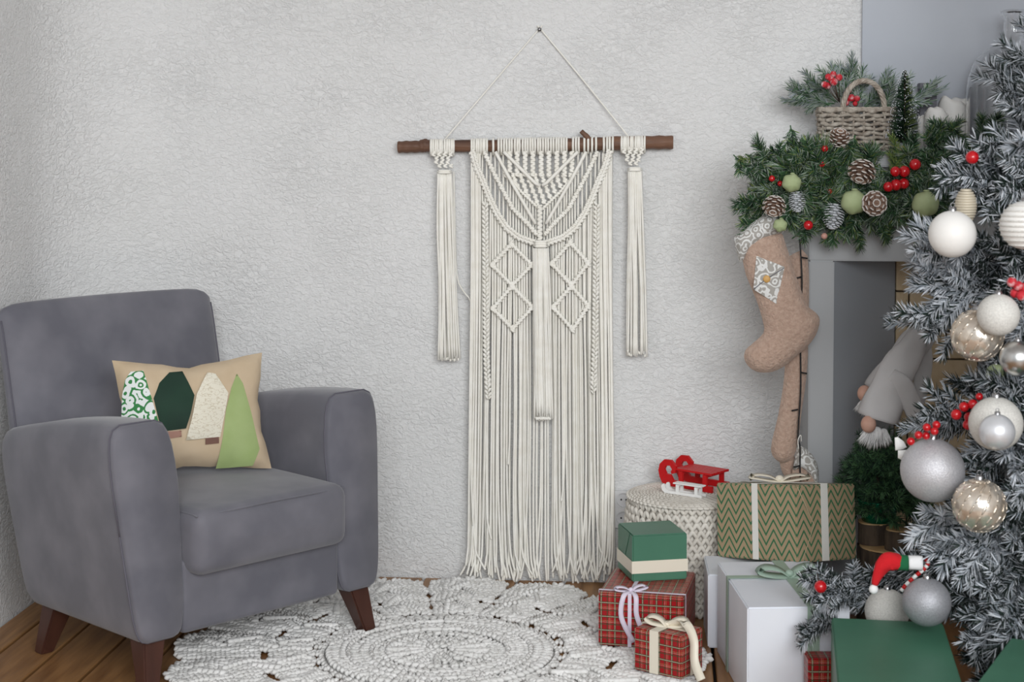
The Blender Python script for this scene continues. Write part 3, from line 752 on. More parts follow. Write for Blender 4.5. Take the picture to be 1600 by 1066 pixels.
# ================================================================== wall socket
s0 = on_y(960, 766, -.001); s1 = on_y(989, 824, -.001)
sk = thing('wall_socket', 'white double wall socket with two round inlets behind the fringe', 'socket', ((s0.x+s1.x)/2, -.005, s1.z))
sw, shh = (s1.x-s0.x)/2, (s0.z-s1.z)/4; sxc = (s0.x+s1.x)/2; mbp = MB()
for q in range(2):
    cz = s1.z+shh*(1+2*q); n = 32; RS = min(sw, shh)*.78; vs_ = []
    for rr0, yy in ((None, -.001), (None, -.015), (RS, -.015), (RS, -.004)):
        for k in range(n):
            a = 2*pi*k/n
            if rr0 is None: m_ = max(abs(cos(a)), abs(sin(a))); vs_.append((sxc+sw*cos(a)/m_, yy, cz+shh*sin(a)/m_))
            else: vs_.append((sxc+rr0*cos(a), yy, cz+rr0*sin(a)))
    mbp.add(vs_, [(i*n+k, i*n+(k+1) % n, (i+1)*n+(k+1) % n, (i+1)*n+k) for i in range(3) for k in range(n)])
obj('plate', mbp, M['plastic'], sk, True, False, weld=1e-5)
for q in range(2):
    c = V((sxc, -.004, s1.z+shh*(1+2*q))); mb = MB(); mb.tube([c+V((0, .002, 0)), c], RS, 28); ins = obj('socket_inlet', mb, M['plastic'], sk, True, False)
    for sx in (-1, 1):
        mb = MB(); mb.tube([c+V((sx*.0075, 0, 0)), c+V((sx*.0075, -.0012, 0))], .0028, 8); obj('pin_hole', mb, M['black'], ins, True)

# ================================================================== round rug
rc = on_z(687, 1024, 0); rug = thing('crocheted_rug', 'round light grey crocheted rug with ringed centre lying under the armchair', 'rug', (rc.x, rc.y, 0))
rr_ = random.Random(5); PZ0 = flr(1075, 4.86)-rc
FEET = [base+e1*(sx*(HW-.068+.028))+e2*yy for sx in (-1, 1) for yy in (.022, .508)]
def rstitch(mb, r, a, dirang, L, wd, h, z):
    """dirang: 0 = along the ring, pi/2 = outward"""
    c = V((r*cos(a), r*sin(a), z))
    if any((V((c.x+rc.x, c.y+rc.y, 0))-q).length < .036 for q in FEET): return
    if (V((c.x, c.y, 0))-V((PZ0.x, PZ0.y, 0))).length < .212 or rc.y+c.y > -.012: return
    t = V((-sin(a), cos(a), 0)); o_ = V((cos(a), sin(a), 0))
    mb.stitch(c, t*cos(dirang)+o_*sin(dirang), UP, L, wd, h)
def ring(mb, r, L, wd, h, z, da, skip=0, gap=None):
    n = max(6, int(2*pi*r/(L*abs(cos(da))*.72+wd*abs(sin(da))*.92)))
    for k in range(n):
        a = 2*pi*(k+rr_.uniform(-.12, .12))/n
        if gap and gap(a): continue
        if rr_.random() < skip: continue
        rstitch(mb, r+rr_.uniform(-.001, .001), a, da+rr_.uniform(-.2, .2), L*rr_.uniform(.9, 1.15), wd, h*rr_.uniform(.85, 1.15), z+rr_.uniform(-.001, .002))
mb = MB(); mb.lathe([(.0005, .0025), (.315, .0025), (.315, .0005), (.0005, .0005)], 64, (0, 0, 0), False); obj('backing', mb, M['rug'], rug)
mb = MB(); r = .012; k = 0
while r < .178:
    ring(mb, r, .024, .011, .012, .008+(.006 if (k % 5 == 2) else 0)*1, .9 if k % 2 else -.7, .03); r += .0105; k += 1
for k in range(16):                           # raised star in the middle
    a = 2*pi*k/16
    for q in range(7): rstitch(mb, .05+q*.014, a+.012*q, pi/2+.3*(-1)**q, .024, .013, .014, .014)
obj('centre_medallion', mb, M['rug'], rug)
for (r0, r1, da, z, h) in ((.182, .188, 0, .014, .014), (.196, .238, 1.0, .011, .015), (.243, .249, 0, .016, .014), (.258, .300, -1.0, .013, .017)):
    mb = MB(); r = r0; k = 0
    while r <= r1:
        ring(mb, r, .027, .012, h, z, da if k % 2 == 0 else -da*.8); r += .0115; k += 1
    obj('braided_ring', mb, M['rug'], rug)
NP = 16
mb = MB()
for r in (.312, .322, .334): ring(mb, r, .026, .012, .014, .009, 0.3, 0, gap=(lambda a: (a*NP*2/(2*pi)) % 1 < .42) if r > .315 else None)
obj('openwork_ring', mb, M['rug'], rug)
RO = .675
for p in range(NP):                            # sixteen leaf shaped petals with ribs, small holes between them
    mb = MB(); a0 = 2*pi*p/NP
    r = .342
    while r < RO+.03:
        t = (r-.342)/(RO+.03-.342); half = (pi/NP)*(1.0-.10*abs(sin(t*pi*3))**3)
        if t > .86: half *= sqrt(max(0, 1-((t-.86)/.14)**2))
        n = max(2, int(2*half*r/.0145))
        for k in range(n):
            u = (k+.5)/n*2-1
            if .30 < t < .36 and .55 < abs(u): continue
            if .62 < t < .66 and abs(u) < .25: continue
            zz = .009+.008*(1-abs(u))**1.5*(.5+.5*sin(t*19))+(.004 if abs(abs(u)-.5) < .12 else 0)
            rstitch(mb, r+.012*(1-abs(u)), a0+u*half+rr_.uniform(-.003, .003), (pi/2-(.75 if u > 0 else -.75))+rr_.uniform(-.25, .25), .027*rr_.uniform(.85, 1.15), .0135, .014*rr_.uniform(.8, 1.2), zz+rr_.uniform(-.001, .002))
        r += .0125
    for k in range(2):
        rr0 = [(.36+.14*k+.013*i, a0+(-.10+.020*i if i < 6 else .10-.020*(i-5))*(1 if k == 0 else .8)) for i in range(11)]
        for i, (q, aa) in enumerate(rr0): rstitch(mb, q, aa, pi/2-.5, .025, .013, .014, .021)
    obj('petal', mb, M['rug'], rug)

# ================================================================== pouf
pz = flr(1075, 4.86); PR, PHH = .185, .325
pf = thing('knitted_pouf', 'round beige chunky knitted pouf standing by the wall behind the gifts', 'pouf', pz)
def pr(z):
    t = z/PHH; return PR*(.93+.07*sin(pi*min(1, t*1.05)))-.012*max(0, (t-.86)/.14)**2
mb = MB(); mb.lathe([(.0005, .002)]+[(pr(PHH*k/12)-.010, max(.002, PHH*k/12-.006)) for k in range(13)]+[(.0005, PHH-.004)], 40, (0, 0, 0), False); obj('filling', mb, M['pouf'], pf)
mb = MB(); NV, NR = 46, 15
for j in range(NR):
    z = .012+(PHH-.030)*j/(NR-1)
    for k in range(NV):
        a0 = 2*pi*(k+.5*(j % 2))/NV; r = pr(z)
        for sg in (-1, 1):
            a = a0+sg*.032; t = V((-sin(a), cos(a), 0)); o_ = V((cos(a), sin(a), 0))
            d = (UP*.86+t*sg*.52+o_*.12); mb.stitch(o_*(r-.001)+UP*z, d, o_, .036*rr_.uniform(.9, 1.1), .0125, .014)
sd = obj('knit_side', mb, M['pouf'], pf); sd['kind'] = 'stuff'
mb = MB(); r = .008
while r < PR-.006:
    n = max(6, int(2*pi*r/.017))
    for k in range(n):
        a = 2*pi*(k+r*40)/n; z = PHH-.002-.010*max(0, (r/PR-.8)/.2)**2
        mb.stitch(V((r*cos(a), r*sin(a), z)), V((-sin(a), cos(a), 0))*.95+V((cos(a), sin(a), 0))*.3, UP, .0235, .0105, .010)
    r += .0098
obj('knit_top', mb, M['pouf'], pf)['kind'] = 'stuff'
# toy sleds on the pouf
ZP = PHH+.003
def sled_frame(pa, pb, z): a, b = on_z(*pa, z), on_z(*pb, z); u = (b-a).normalized(); return a, u, V((-u.y, u.x, 0)), (b-a).length
def sled(name, label, o_, u, v, L, wd, H, m_, scroll, nsl, th):
    t = thing(name, label, 'toy sled', (o_.x, o_.y, ZP), atan2(u.y, u.x))
    for k, y0 in enumerate((0, wd-th)):
        if scroll:
            R_ = H*.52; outer = []; ctr = V((R_*.9, H*.78))
            outer = [(L, 0), (L, H*.26), (R_*1.9, H*.26)]
            sp = [(ctr.x+R_*f*cos(a), ctr.y+R_*f*sin(a)) for a, f in [(radians(-60), .50), (radians(-120), .46), (radians(180), .42), (radians(120), .42), (radians(60), .46), (radians(10), .48), (radians(-25), .36), (radians(-40), .55), (radians(-15), .85), (radians(25), 1.0), (radians(70), 1.0), (radians(115), 1.0), (radians(155), 1.03), (radians(190), 1.1), (radians(220), 1.22), (radians(243), 1.45)]]
            poly = [(L, 0), (L, H*.30), (R_*1.5, H*.30)]+sp+[(R_*1.2, 0)]
        else:
            cr = H*.42; poly = [(L, 0), (L, H*.22), (cr*1.6, H*.22), (cr*.95, H*.38), (cr*.85, H*.62), (cr*.62, H*.74), (cr*.25, H*.70), (0, H*.5), (cr*.2, H*.2), (cr*.8, 0)]
        mb = MB(); mb.prism(poly, (0, y0, 0), (1, 0, 0), (0, 0, 1), (0, 1, 0), th); obj('runner', mb, m_, t, smooth=False)
        for f in (.40, .86):
            mb = MB(); mb.box((L*f, y0+th/2, H*.46), (L*.075, th*.9, H*.56)); obj('post', mb, m_, t, smooth=False)
    zs = H*.74+.002
    for f in (.40, .86):
        mb = MB(); mb.box((L*f, wd/2, zs-.002), (L*.07, wd, H*.12)); obj('crossbar', mb, m_, t, smooth=False)
    for k in range(nsl):
        yy = wd*(k+.5)/nsl; mb = MB(); mb.box((L*.64, yy, zs+H*.09), (L*.70, wd/nsl*.88, H*.10)); obj('slat', mb, m_, t, smooth=False, bevel=.0006)
    return t
a, u, v, L_ = sled_frame((1031, 757), (1112, 771), ZP)
sled('toy_sled', 'red wooden toy sled with scrolled runners on the knitted pouf', a, u, v, L_, .095, .062, M['redpaint'], True, 5, .009)
a, u, v, L_ = sled_frame((1034, 769), (1097, 778.5), ZP)
sled('toy_sled', 'small white wooden toy sled in front of the red sled', a-v*.004, u, v, L_, .030, .036, M['whitepaint'], False, 3, .005)

# ================================================================== gifts
def gift(name, label, loc, rot, w_, d_, h_, paper, group=None):
    t = thing(name, label, 'gift box', loc, rot, group)
    mb = MB(); mb.box((0, 0, h_/2), (w_, d_, h_)); obj('wrapping', mb, paper, t, smooth=False, bevel=.0035, uv=True)
    return t
def corner_loc(p, rot, w_, d_, cx_, cy_):
    """base centre of a box whose corner (cx,cy = -1/1) stands at p"""
    q = Matrix.Rotation(rot, 3, 'Z') @ V((-cx_*w_/2, -cy_*d_/2, 0)); return V(p)+q
def band_x(t, x, w_, d_, h_, m_, wd, nm='ribbon'):
    """band across top, front and back at local x"""
    e = .0016; mb = MB(); mb.strip([(x, d_/2+e, .001), (x, d_/2+e, h_+e), (x, -d_/2-e, h_+e), (x, -d_/2-e, .001)], (1, 0, 0), wd, .0012); return obj(nm, mb, m_, t, smooth=False)
def band_y(t, y, w_, d_, h_, m_, wd, nm='ribbon'):
    e = .0022; mb = MB(); mb.strip([(-w_/2-e, y, .001), (-w_/2-e, y, h_+e), (w_/2+e, y, h_+e), (w_/2+e, y, .001)], (0, 1, 0), wd, .0012); return obj(nm, mb, m_, t, smooth=False)
def bow(t, c, m_, size, wd, tails=(), ang=0, lift=.5):
    c = V(c); mb = MB(); R3 = Matrix.Rotation(ang, 3, 'Z')
    for sg in (-1, 1):
        loop = [(0, 0, .002), (.35, .10, .30*lift*1.4), (.8, .16, .55*lift), (1.05, .05, .34*lift), (.8, -.08, .10), (.35, -.05, .03), (0, 0, .004)]
        mb.strip([c+R3 @ (V((sg*q[0], q[1], q[2]))*size) for q in [tuple(p) for p in bez(loop, 5)]], R3 @ V((0, 1, .25)), wd, .0012)
    b = obj('bow', mb, m_, t)
    mb = MB(); mb.ball(c+V((0, 0, size*.10)), size*.16, 10, 6, (1, 1, .8)); obj('bow_knot', mb, m_, b)
    for tl in tails:
        mb = MB(); mb.strip(bez(tl, 6), (1, .2, 0), wd, .0012); obj('ribbon_tail', mb, m_, b)
R_ = radians
ZR = .023
# large red plaid
p = on_z(935, 1008, ZR); rot = R_(-7.7); W2, D2, H2 = .228, .26, .142
g = gift('gift_box', 'large red plaid gift with thin lilac ribbon under the green gift', corner_loc(p, rot, W2, D2, -1, -1), rot, W2, D2, H2, M['plaid'])
band_x(g, -.030, W2, D2, H2, M['lilac'], .010); band_y(g, -D2/2+.022, W2, D2, H2, M['lilac'], .008)
bow(g, (-.030, -D2/2+.022, H2+.003), M['lilac'], .042, .013, ang=.5, tails=[[(-.03, -D2/2+.02, H2+.004), (-.045, -D2/2-.010, H2-.004), (-.050, -D2/2-.014, H2-.06), (-.018, -D2/2-.010, H2-.125)], [(-.03, -D2/2+.02, H2+.004), (-.012, -D2/2-.010, H2-.004), (-.010, -D2/2-.012, H2-.05), (.006, -D2/2-.008, H2-.095)]])
# green small, on it
zt = ZR+H2+.001; p = on_z(988, 910, zt); rot = R_(17); W3, D3, H3 = .155, .150, .128
g = gift('gift_box', 'small dark green gift with one cream band standing on the red plaid gift', corner_loc(p, rot, W3, D3, -1, -1), rot, W3, D3, H3, M['greenpaper'])
mb = MB(); e = .0015
mb.strip([(-W3/2-e, D3/2+e, .040), (-W3/2-e, -D3/2-e, .040), (W3/2+e, -D3/2-e, .040), (W3/2+e, D3/2+e, .040), (-W3/2-e, D3/2+e, .040)], (0, 0, 1), .034, .0012); obj('ribbon', mb, M['cream_ribbon'], g, smooth=False)
mb = MB(); mb.prism([(-.05, .128), (.05, .128), (.005, .045)], (-W3/2-.0012, 0, 0), (0, 1, 0), (0, 0, 1), (1, 0, 0), .0008); obj('fold', mb, M['greenpaper'], g, smooth=False)
# small red plaid in front
p = on_z(1065, 1063, ZR); rot = R_(-31); W4, D4, H4 = .140, .105, .108
g = gift('gift_box', 'small red plaid gift tied with wide cream ribbon bow standing on the rug', corner_loc(p, rot, W4, D4, 1, -1), rot, W4, D4, H4, M['plaid'])
band_x(g, -.010, W4, D4, H4, M['cream_ribbon'], .026); band_y(g, .0, W4, D4, H4, M['cream_ribbon'], .024)
bow(g, (-.005, 0, H4+.004), M['cream_ribbon'], .050, .022, ang=.3, lift=.7, tails=[[(0, 0, H4+.006), (.05, -.005, H4+.022), (.085, -.02, H4-.01), (.097, -.035, H4-.06), (.125, -.05, .01)]])
# white main
rot = R_(8); W5, D5, H5 = .25, .425, .243; p = on_z(1168, 950, H5); p.z = 0
g = gift('gift_box', 'large white gift with sage green ribbon bow under the zigzag gift', corner_loc(p, rot, W5, D5, -1, -1), rot, W5, D5, H5, M['whitepaper'])
band_x(g, .036, W5, D5, H5, M['sage'], .030); band_y(g, .055, W5, D5, H5, M['sage'], .026)
bow(g, (.034, .050, H5+.004), M['sage'], .075, .032, ang=.1, lift=.55)
# white behind
rot = R_(2); p = on_z(1106, 1015, 0.0); W6, D6, H6 = .19, .20, .200
g = gift('gift_box', 'plain white gift standing between the pouf and the sage ribboned gift', corner_loc(p+V((0, .012, 0)), rot, W6, D6, -1, -1), rot, W6, D6, H6, M['whitepaper'])
# zigzag, leaning back against the pouf
W7, D7, H7 = .300, .240, .204
pn_ = at(1246, 880, 4.385); al = R_(-52)          # near corner: front face runs to the left
q0 = YAW+al
t = thing('gift_box', 'brown paper gift with green zigzag print and white ribbons leaning on the pouf', 'gift box', pn_)
Rz = Matrix.Rotation(q0, 3, 'Z'); Rt = Matrix.Rotation(R_(-10.5), 3, RH)
rotm = (Rt.inverted() if (Rt @ UP).dot(FH) < 0 else Rt) @ Rz
t.rotation_euler = rotm.to_euler(); gift_inv = rotm.inverted(); gift_o = pn_.copy()
mb = MB(); mb.box((-W7/2, D7/2, H7/2), (W7, D7, H7)); obj('wrapping', mb, M['zig'], t, smooth=False, bevel=.0035, uv=True)
e = .0018; x_ = -W7*.50
mb = MB(); mb.strip([(x_, D7+e, .001), (x_, D7+e, H7+e), (x_, -e, H7+e), (x_, -e, .001)], (1, 0, 0), .022, .0012); obj('ribbon', mb, M['white_ribbon'], t, smooth=False)
y_ = D7*.46
mb = MB(); mb.strip([(-W7-e, y_, .001), (-W7-e, y_, H7+.003), (e, y_, H7+.003), (e, y_, .001)], (0, 1, 0), .028, .0012); obj('ribbon', mb, M['white_ribbon'], t, smooth=False)
bow(t, (x_, y_*.9, H7+.006), M['cream_ribbon'], .075, .026, ang=.9, lift=.45)
for sg in (0, 1):
    mb = MB(); a, b, c = (0.002, .004 if sg == 0 else D7-.004, H7-.004 if sg == 0 else H7*.75), (.002, D7*.28 if sg == 0 else D7*.72, H7*.48), (.002, .02 if sg == 0 else D7-.01, .01)
    mb.tube([a, b, c], .0011, 5); obj('fold', mb, M['fold'], t)
# plaid scrap behind the green one
p = at(1263, 1030, 3.880); rot = R_(5.3); h8 = p.z; p.z = 0
g = gift('gift_box', 'red plaid gift standing mostly hidden between white and big green gifts', corner_loc(p, rot, .085, .062, -1, -1), rot, .085, .062, h8, M['plaid'])
# green, by the tree
H9 = .25; rot = R_(-4); p = on_z(1299, 965, H9); p.z = 0; W9, D9 = .255, .50
g = gift('gift_box', 'big plain green gift standing under the lowest tree branches', corner_loc(p, rot, W9, D9, -1, 1), rot, W9, D9, H9, M['greenpaper'])
H10 = .29; rot = R_(-25); p = on_z(1528, 1064, H10); p2 = on_z(1598, 972, H10); rot = atan2(-(p2-p).x, (p2-p).y); p.z = 0
uu = (p2-p); uu.z = 0; uu.normalize(); W10, D10 = .30, .42
g = gift('gift_box', 'green gift turned at an angle beside the tree, right of the big green gift', corner_loc(p-uu*.10, rot, W10, D10, -1, -1), rot, W10, D10, H10, M['greenpaper'])

# ================================================================== stockings on the mantel
VC = V((0, -1, 0))
def plate(pix, yp, T, Rr, step, back=.6, hf=None, off=0):
    """stuffed shape from an outline in the plane y = yp"""
    P = [on_y(a, b, yp) for a, b in pix]; o_ = V((0, yp, 0)); mb = MB()
    D = []
    pts = bez([V((q.x, q.z, 0)) for q in P]+[V((P[0].x, P[0].z, 0))], 3)[:-1]
    mb.puffy([(q.x, q.y) for q in pts], T, Rr, o_-V((0, off, 0)), (1, 0, 0), (0, 0, 1), (0, -1, 0), step, back, hf); return mb
YS = -.405
st = thing('christmas_stocking', 'tan fleece stocking with scroll patterned cuff and buttoned pocket on the mantel', 'stocking', on_y(1215, 580, YS))
body = [(1158, 375), (1160, 402), (1165, 428), (1174, 450), (1185, 478), (1192, 503), (1193, 520), (1177, 536), (1165, 547), (1163, 561), (1171, 574), (1186, 582), (1207, 581), (1226, 572), (1245, 556), (1263, 540), (1276, 521), (1281, 500), (1275, 489), (1262, 478), (1252, 454), (1240, 420), (1229, 386), (1219, 362), (1190, 360)]
mb = plate(body, YS, .034, .06, .013); obj('stocking_body', mb, M['fleece'], st, True)
cuff = [(1147, 372), (1150, 392), (1158, 410), (1172, 392), (1195, 375), (1224, 363), (1218, 344), (1200, 334), (1176, 348), (1158, 362)]
mb = plate(cuff, YS, .042, .05, .009); obj('cuff', mb, M['scroll'], st, True)
pk = [(1182, 400), (1226, 417), (1213, 475), (1177, 452)]
def flat_patch(pix, yp, bulge, th=.003):
    mb = MB(); P = [on_y(a, b, yp-bulge) for a, b in pix]; D = []
    for i in range(len(P)):
        a, b = P[i], P[(i+1) % len(P)]
        for k in range(4): q = a.lerp(b, k/4); D.append((q.x, q.z))
    mb.puffy(D, th, .008, (0, yp-bulge, 0), (1, 0, 0), (0, 0, 1), (0, -1, 0), .012, .3); return mb
pko = obj('pocket', flat_patch(pk, YS, .034, .005), M['scroll'], st, True)
mb = MB(); mb.tube(bez([on_y(1178, 452, YS-.041), on_y(1198, 436, YS-.043), on_y(1225, 419, YS-.041)], 4), .0012, 5); obj('flap_edge', mb, M['darkbox'], pko, True)
c = on_y(1198, 436, YS-.042); mb = MB(); mb.ball(c, .0105, 16, 8, (1, .35, 1)); obj('button', mb, M['wood_button'], pko, True)
s2 = thing('christmas_stocking', 'tan fleece stocking hanging edge on below the stocking with the pocket', 'stocking', on_y(1235, 720, -.345))
o2 = [(1234, 400), (1232, 480), (1228, 545), (1224, 600), (1216, 648), (1207, 686), (1205, 706), (1213, 719), (1226, 723), (1240, 714), (1247, 688), (1253, 640), (1260, 590), (1263, 530), (1262, 400)]
obj('stocking_body', plate(o2, -.345, .022, .035, .010), M['fleece'], s2, True)
obj('stocking_toe', plate([(1216, 712), (1222, 738), (1230, 748), (1237, 745), (1242, 715), (1232, 705)], -.325, .015, .02, .008), M['fleece'], s2, True)
s3 = thing('christmas_stocking', 'tan fleece stocking with scroll cuff slumped on top of the zigzag gift', 'stocking', on_y(1257, 768, -.345))
obj('stocking_body', plate([(1238, 733), (1252, 728), (1266, 738), (1276, 754), (1277, 762), (1270, 767), (1240, 767), (1235, 757)], -.345, .024, .02, .007), M['fleece'], s3, True)
obj('cuff', plate([(1246, 696), (1256, 699), (1270, 712), (1278, 729), (1279, 750), (1274, 757), (1263, 741), (1250, 731), (1239, 734)], -.345, .030, .022, .007), M['scroll'], s3, True)
mb = MB(); mb.tube(bez([on_y(1248, 702, -.375), on_y(1247, 688, -.378), on_y(1251, 680, -.378), on_y(1252, 690, -.375)], 4), .0013, 5); obj('hanging_loop', mb, M['cord'], s3, True)
cb = thing('light_string', 'thin black cable of unlit fairy lights hanging down past the stockings', 'light string', on_y(1250, 756, -.376))
mb = MB(); mb.tube(bez([on_y(*q, -.376) for q in ((1249, 372), (1252, 410), (1253, 450), (1250, 500), (1251, 560), (1251, 610), (1248, 660), (1247, 684), (1250, 700), (1250, 730), (1251, 752))], 5), .0022, 6); obj('cable', mb, M['black'], cb, True)
for (x_, y_, sg) in ((1252, 433, -1), (1251, 582, 1), (1247, 640, -1), (1250, 728, -1), (1252, 402, 1)):
    mb = MB(); mb.tube([on_y(x_, y_, -.376), on_y(x_+sg*10, y_+2, -.378)], .0024, 6); obj('bulb', mb, M['black'], cb, True)

# ================================================================== greenery
rg = random.Random(21)
def pick(pr_):
    t = rg.random(); s = 0
    for i, p in enumerate(pr_):
        s += p
        if t < s: return i
    return len(pr_)-1
def twig(mb, o_, d, L, nl, n, wd, pr_, spread=.75, stem=.0022, k0=0, start=.08):
    d, s_, u_ = frame(d, UP if abs(V(d).normalized().z) < .9 else V((0, 1, 0))); bend = V((rg.uniform(-.12, .12), rg.uniform(-.12, .12), rg.uniform(-.1, .12)))
    P = [V(o_)+d*(L*t)+bend*(L*t*t) for t in (0, .25, .5, .75, 1)]
    mb.k = k0; mb.tube(P, [stem, stem, stem*.85, stem*.7, stem*.5], 4)
    for i in range(n):
        t = start+(1-start)*(i+rg.random())/n; p = V(o_)+d*(L*t)+bend*(L*t*t); a = rg.uniform(0, 2*pi)
        sp = spread*rg.uniform(.75, 1.2)*(1-.35*max(0, t-.75)/.25)
        nd = d*cos(sp)+(s_*cos(a)+u_*sin(a))*sin(sp); mb.k = pick(pr_)
        mb.needle(p, nd, nl*rg.uniform(.75, 1.15), wd)
def branch_mesh(L, nl, n, wd, mats, pr_, sides, spread=.75):
    mb = MB(); twig(mb, (0, 0, 0), (1, 0, 0), L, nl, n, wd, pr_, spread)
    for k in range(sides):
        t = .25+.6*k/max(1, sides); sg = 1 if k % 2 else -1; a = rg.uniform(-.5, .5)
        d = V((.75, sg*.62*cos(a), .62*sin(a)+.05)); ll = L*(.55-.25*t); twig(mb, (L*t, 0, 0), d, ll, nl, int(n*ll/L), wd, pr_, spread)
    me = mesh_of(mb, 'sprig', smooth=False); setmats(me, mb, mats); return me
def place(me, name, parent, root, tip, base_len, sc=None):
    o = bpy.data.objects.new(name, me); C.objects.link(o); o.parent = parent; root, tip = V(root), V(tip)
    d, s_, u_ = frame(tip-root); k = (tip-root).length/base_len; kk = sc or k
    Mx = Matrix((d*k, s_*kk, u_*kk)).transposed().to_4x4(); roll = Matrix.Rotation(rg.uniform(0, 2*pi), 4, 'X')
    o.matrix_local = Matrix.Translation(root-(parent.location if parent else V())) @ Mx @ roll; return o
GM = [M['needle'], M['needle_d'], M['needle_y'], M['needle_g']]
fir = [branch_mesh(.10, .030, 150, .0023, GM, (.52, .26, .08, .14), 2, .85) for k in range(3)]
firg = [branch_mesh(.10, .034, 130, .0021, GM, (.28, .15, .07, .50), 2, .8) for k in range(2)]
firy = [branch_mesh(.10, .024, 150, .0021, GM, (.25, .05, .7, 0), 1, .85)]
pine = [branch_mesh(.10, .058, 130, .0017, GM, (.45, .05, .25, .25), 0, .7)]
gl = thing('fir_garland', 'thick green fir garland draped along the mantel shelf above the stocking', 'garland', on_y(1320, 360, -.32))
tips = []
def g_tip(px, py, dx, dy, me, Lpx=48, y0=-.372, out=.05):
    """a sprig with its tip at the pixel, root back towards the garland's core"""
    root = on_y(px-dx*Lpx, py-dy*Lpx, y0); tip = on_y(px, py, y0-out); place(me, 'sprig', gl, root, tip, .10)
for (px, py, dx, dy, kind) in [(1162, 246, -1, -.1, 'y'), (1183, 222, -.5, -.8, 'f'), (1205, 235, -.7, -.5, 'f'), (1148, 318, -1, .1, 'f'), (1152, 330, -.9, .3, 'f'), (1172, 290, -.8, -.4, 'g'), (1190, 262, -.8, -.4, 'f'), (1160, 365, -.7, .7, 'f'), (1195, 305, -.8, .3, 'g'), (1188, 330, -.7, .5, 'f'),
     (1225, 250, -.5, -.7, 'g'), (1240, 222, -.3, -.9, 'f'), (1262, 218, -.2, -1, 'f'), (1290, 222, -.2, -1, 'p'), (1255, 250, -.8, -.3, 'p'), (1325, 290, .1, 1, 'p'), (1285, 290, -.6, .6, 'p'), (1310, 225, .1, -1, 'f'), (1335, 255, .3, .6, 'p'), (1358, 232, .1, -1, 'f'), (1395, 222, -.3, -1, 'y'), (1408, 240, .4, -.7, 'y'), (1430, 215, .2, -1, 'f'), (1452, 200, -.2, -1, 'f'), (1475, 190, .3, -1, 'f'), (1500, 188, .5, -.9, 'f'), (1490, 212, .7, -.5, 'g'), (1535, 180, .1, -1, 'f'), (1560, 178, .5, -1, 'f'), (1545, 205, .3, -.9, 'f'), (1455, 190, -.6, -.8, 'f'),
     (1240, 330, -.3, .9, 'g'), (1225, 350, -.4, .9, 'f'), (1258, 378, -.2, 1, 'f'), (1285, 350, .1, 1, 'f'), (1300, 383, 0, 1, 'f'), (1325, 375, .1, 1, 'f'), (1345, 390, .2, 1, 'f'), (1365, 362, .2, 1, 'g'), (1385, 378, .3, .9, 'f'), (1400, 350, .2, .9, 'g'), (1430, 358, .3, .9, 'f'), (1460, 345, .4, .8, 'f'), (1420, 330, -.2, 1, 'f'), (1340, 330, -.2, 1, 'f'), (1370, 320, .3, .9, 'f'), (1300, 340, -.3, .9, 'g'), (1270, 310, -.4, .8, 'f'), (1210, 280, -.7, .3, 'f'),
     (1390, 300, .4, -.5, 'f'), (1440, 280, .8, -.3, 'f'), (1360, 270, .3, -.7, 'f'), (1415, 265, .3, -.8, 'g'), (1460, 245, .6, -.6, 'f'), (1440, 310, .8, .4, 'f'), (1480, 320, .9, .3, 'f'), (1500, 280, 1, 0, 'f'), (1490, 250, .8, -.5, 'f'), (1520, 230, .8, -.6, 'f'), (1230, 290, -.6, .6, 'g'), (1245, 270, -.6, -.6, 'f'), (1375, 345, -.4, .8, 'f'), (1330, 360, -.4, .9, 'f')]:
    me = {'f': rg.choice(fir), 'g': rg.choice(firg), 'y': firy[0], 'p': pine[0]}[kind]
    g_tip(px, py, dx, dy, me, out=rg.uniform(.01, .065))
for k in range(175):
    px = rg.uniform(1178, 1545); py = rg.uniform(238, 345) if px < 1470 else rg.uniform(215, 320)
    py = max(py, 228); a = rg.uniform(0, 2*pi)
    if px < 1215 and (py < 255): continue
    g_tip(px, py, cos(a), sin(a), rg.choice(fir+firg+firg[:1]+pine), 46, -.372, rg.uniform(0, .06))
mb = MB(); mb.tube(bez([on_y(1190, 300, -.372), on_y(1260, 290, -.372), on_y(1380, 290, -.372), on_y(1500, 280, -.372), on_y(1640, 280, -.372)], 6), .006, 8); obj('core', mb, M['needle_d'], gl, True)
# cones, cloth balls, berries on the garland
def cone_mesh(L, R_, mats, rows=7, per=7):
    mb = MB(); mb.k = 0; mb.lathe([(.001, 0), (R_*.5, L*.1), (R_*.55, L*.4), (R_*.3, L*.8), (.001, L)], 10, (0, 0, 0), False)
    for j in range(rows):
        t = j/(rows-1); z = L*(.06+.86*t); rad = R_*(sin(pi*(.22+.72*t))**.8)
        for k in range(per):
            a = 2*pi*(k+.5*(j % 2))/per; o_ = V((cos(a), sin(a), 0)); sd = V((-sin(a), cos(a), 0)); ww = R_*.40*(1-.4*t); up_ = UP*(.25+.5*t)
            p0 = o_*rad*.35+UP*z; p1 = p0+(o_*.80+up_*.8)*rad*.92; th = R_*.07
            q = [p0-sd*ww*.5, p0+sd*ww*.5, p1+sd*ww*.75, p1-sd*ww*.75]; n_ = (q[1]-q[0]).cross(q[3]-q[0]).normalized()
            mb.k = 0; mb.add(q+[x_+n_*th for x_ in q], [(3, 2, 1, 0), (4, 5, 6, 7), (0, 1, 5, 4), (1, 2, 6, 5), (3, 0, 4, 7)])
            mb.k = 1; mb.stitch(p1+n_*th*.5, sd, n_, ww*1.7, th*1.8, th*1.8)
    me = mesh_of(mb, 'pine_cone', smooth=False); setmats(me, mb, mats); return me
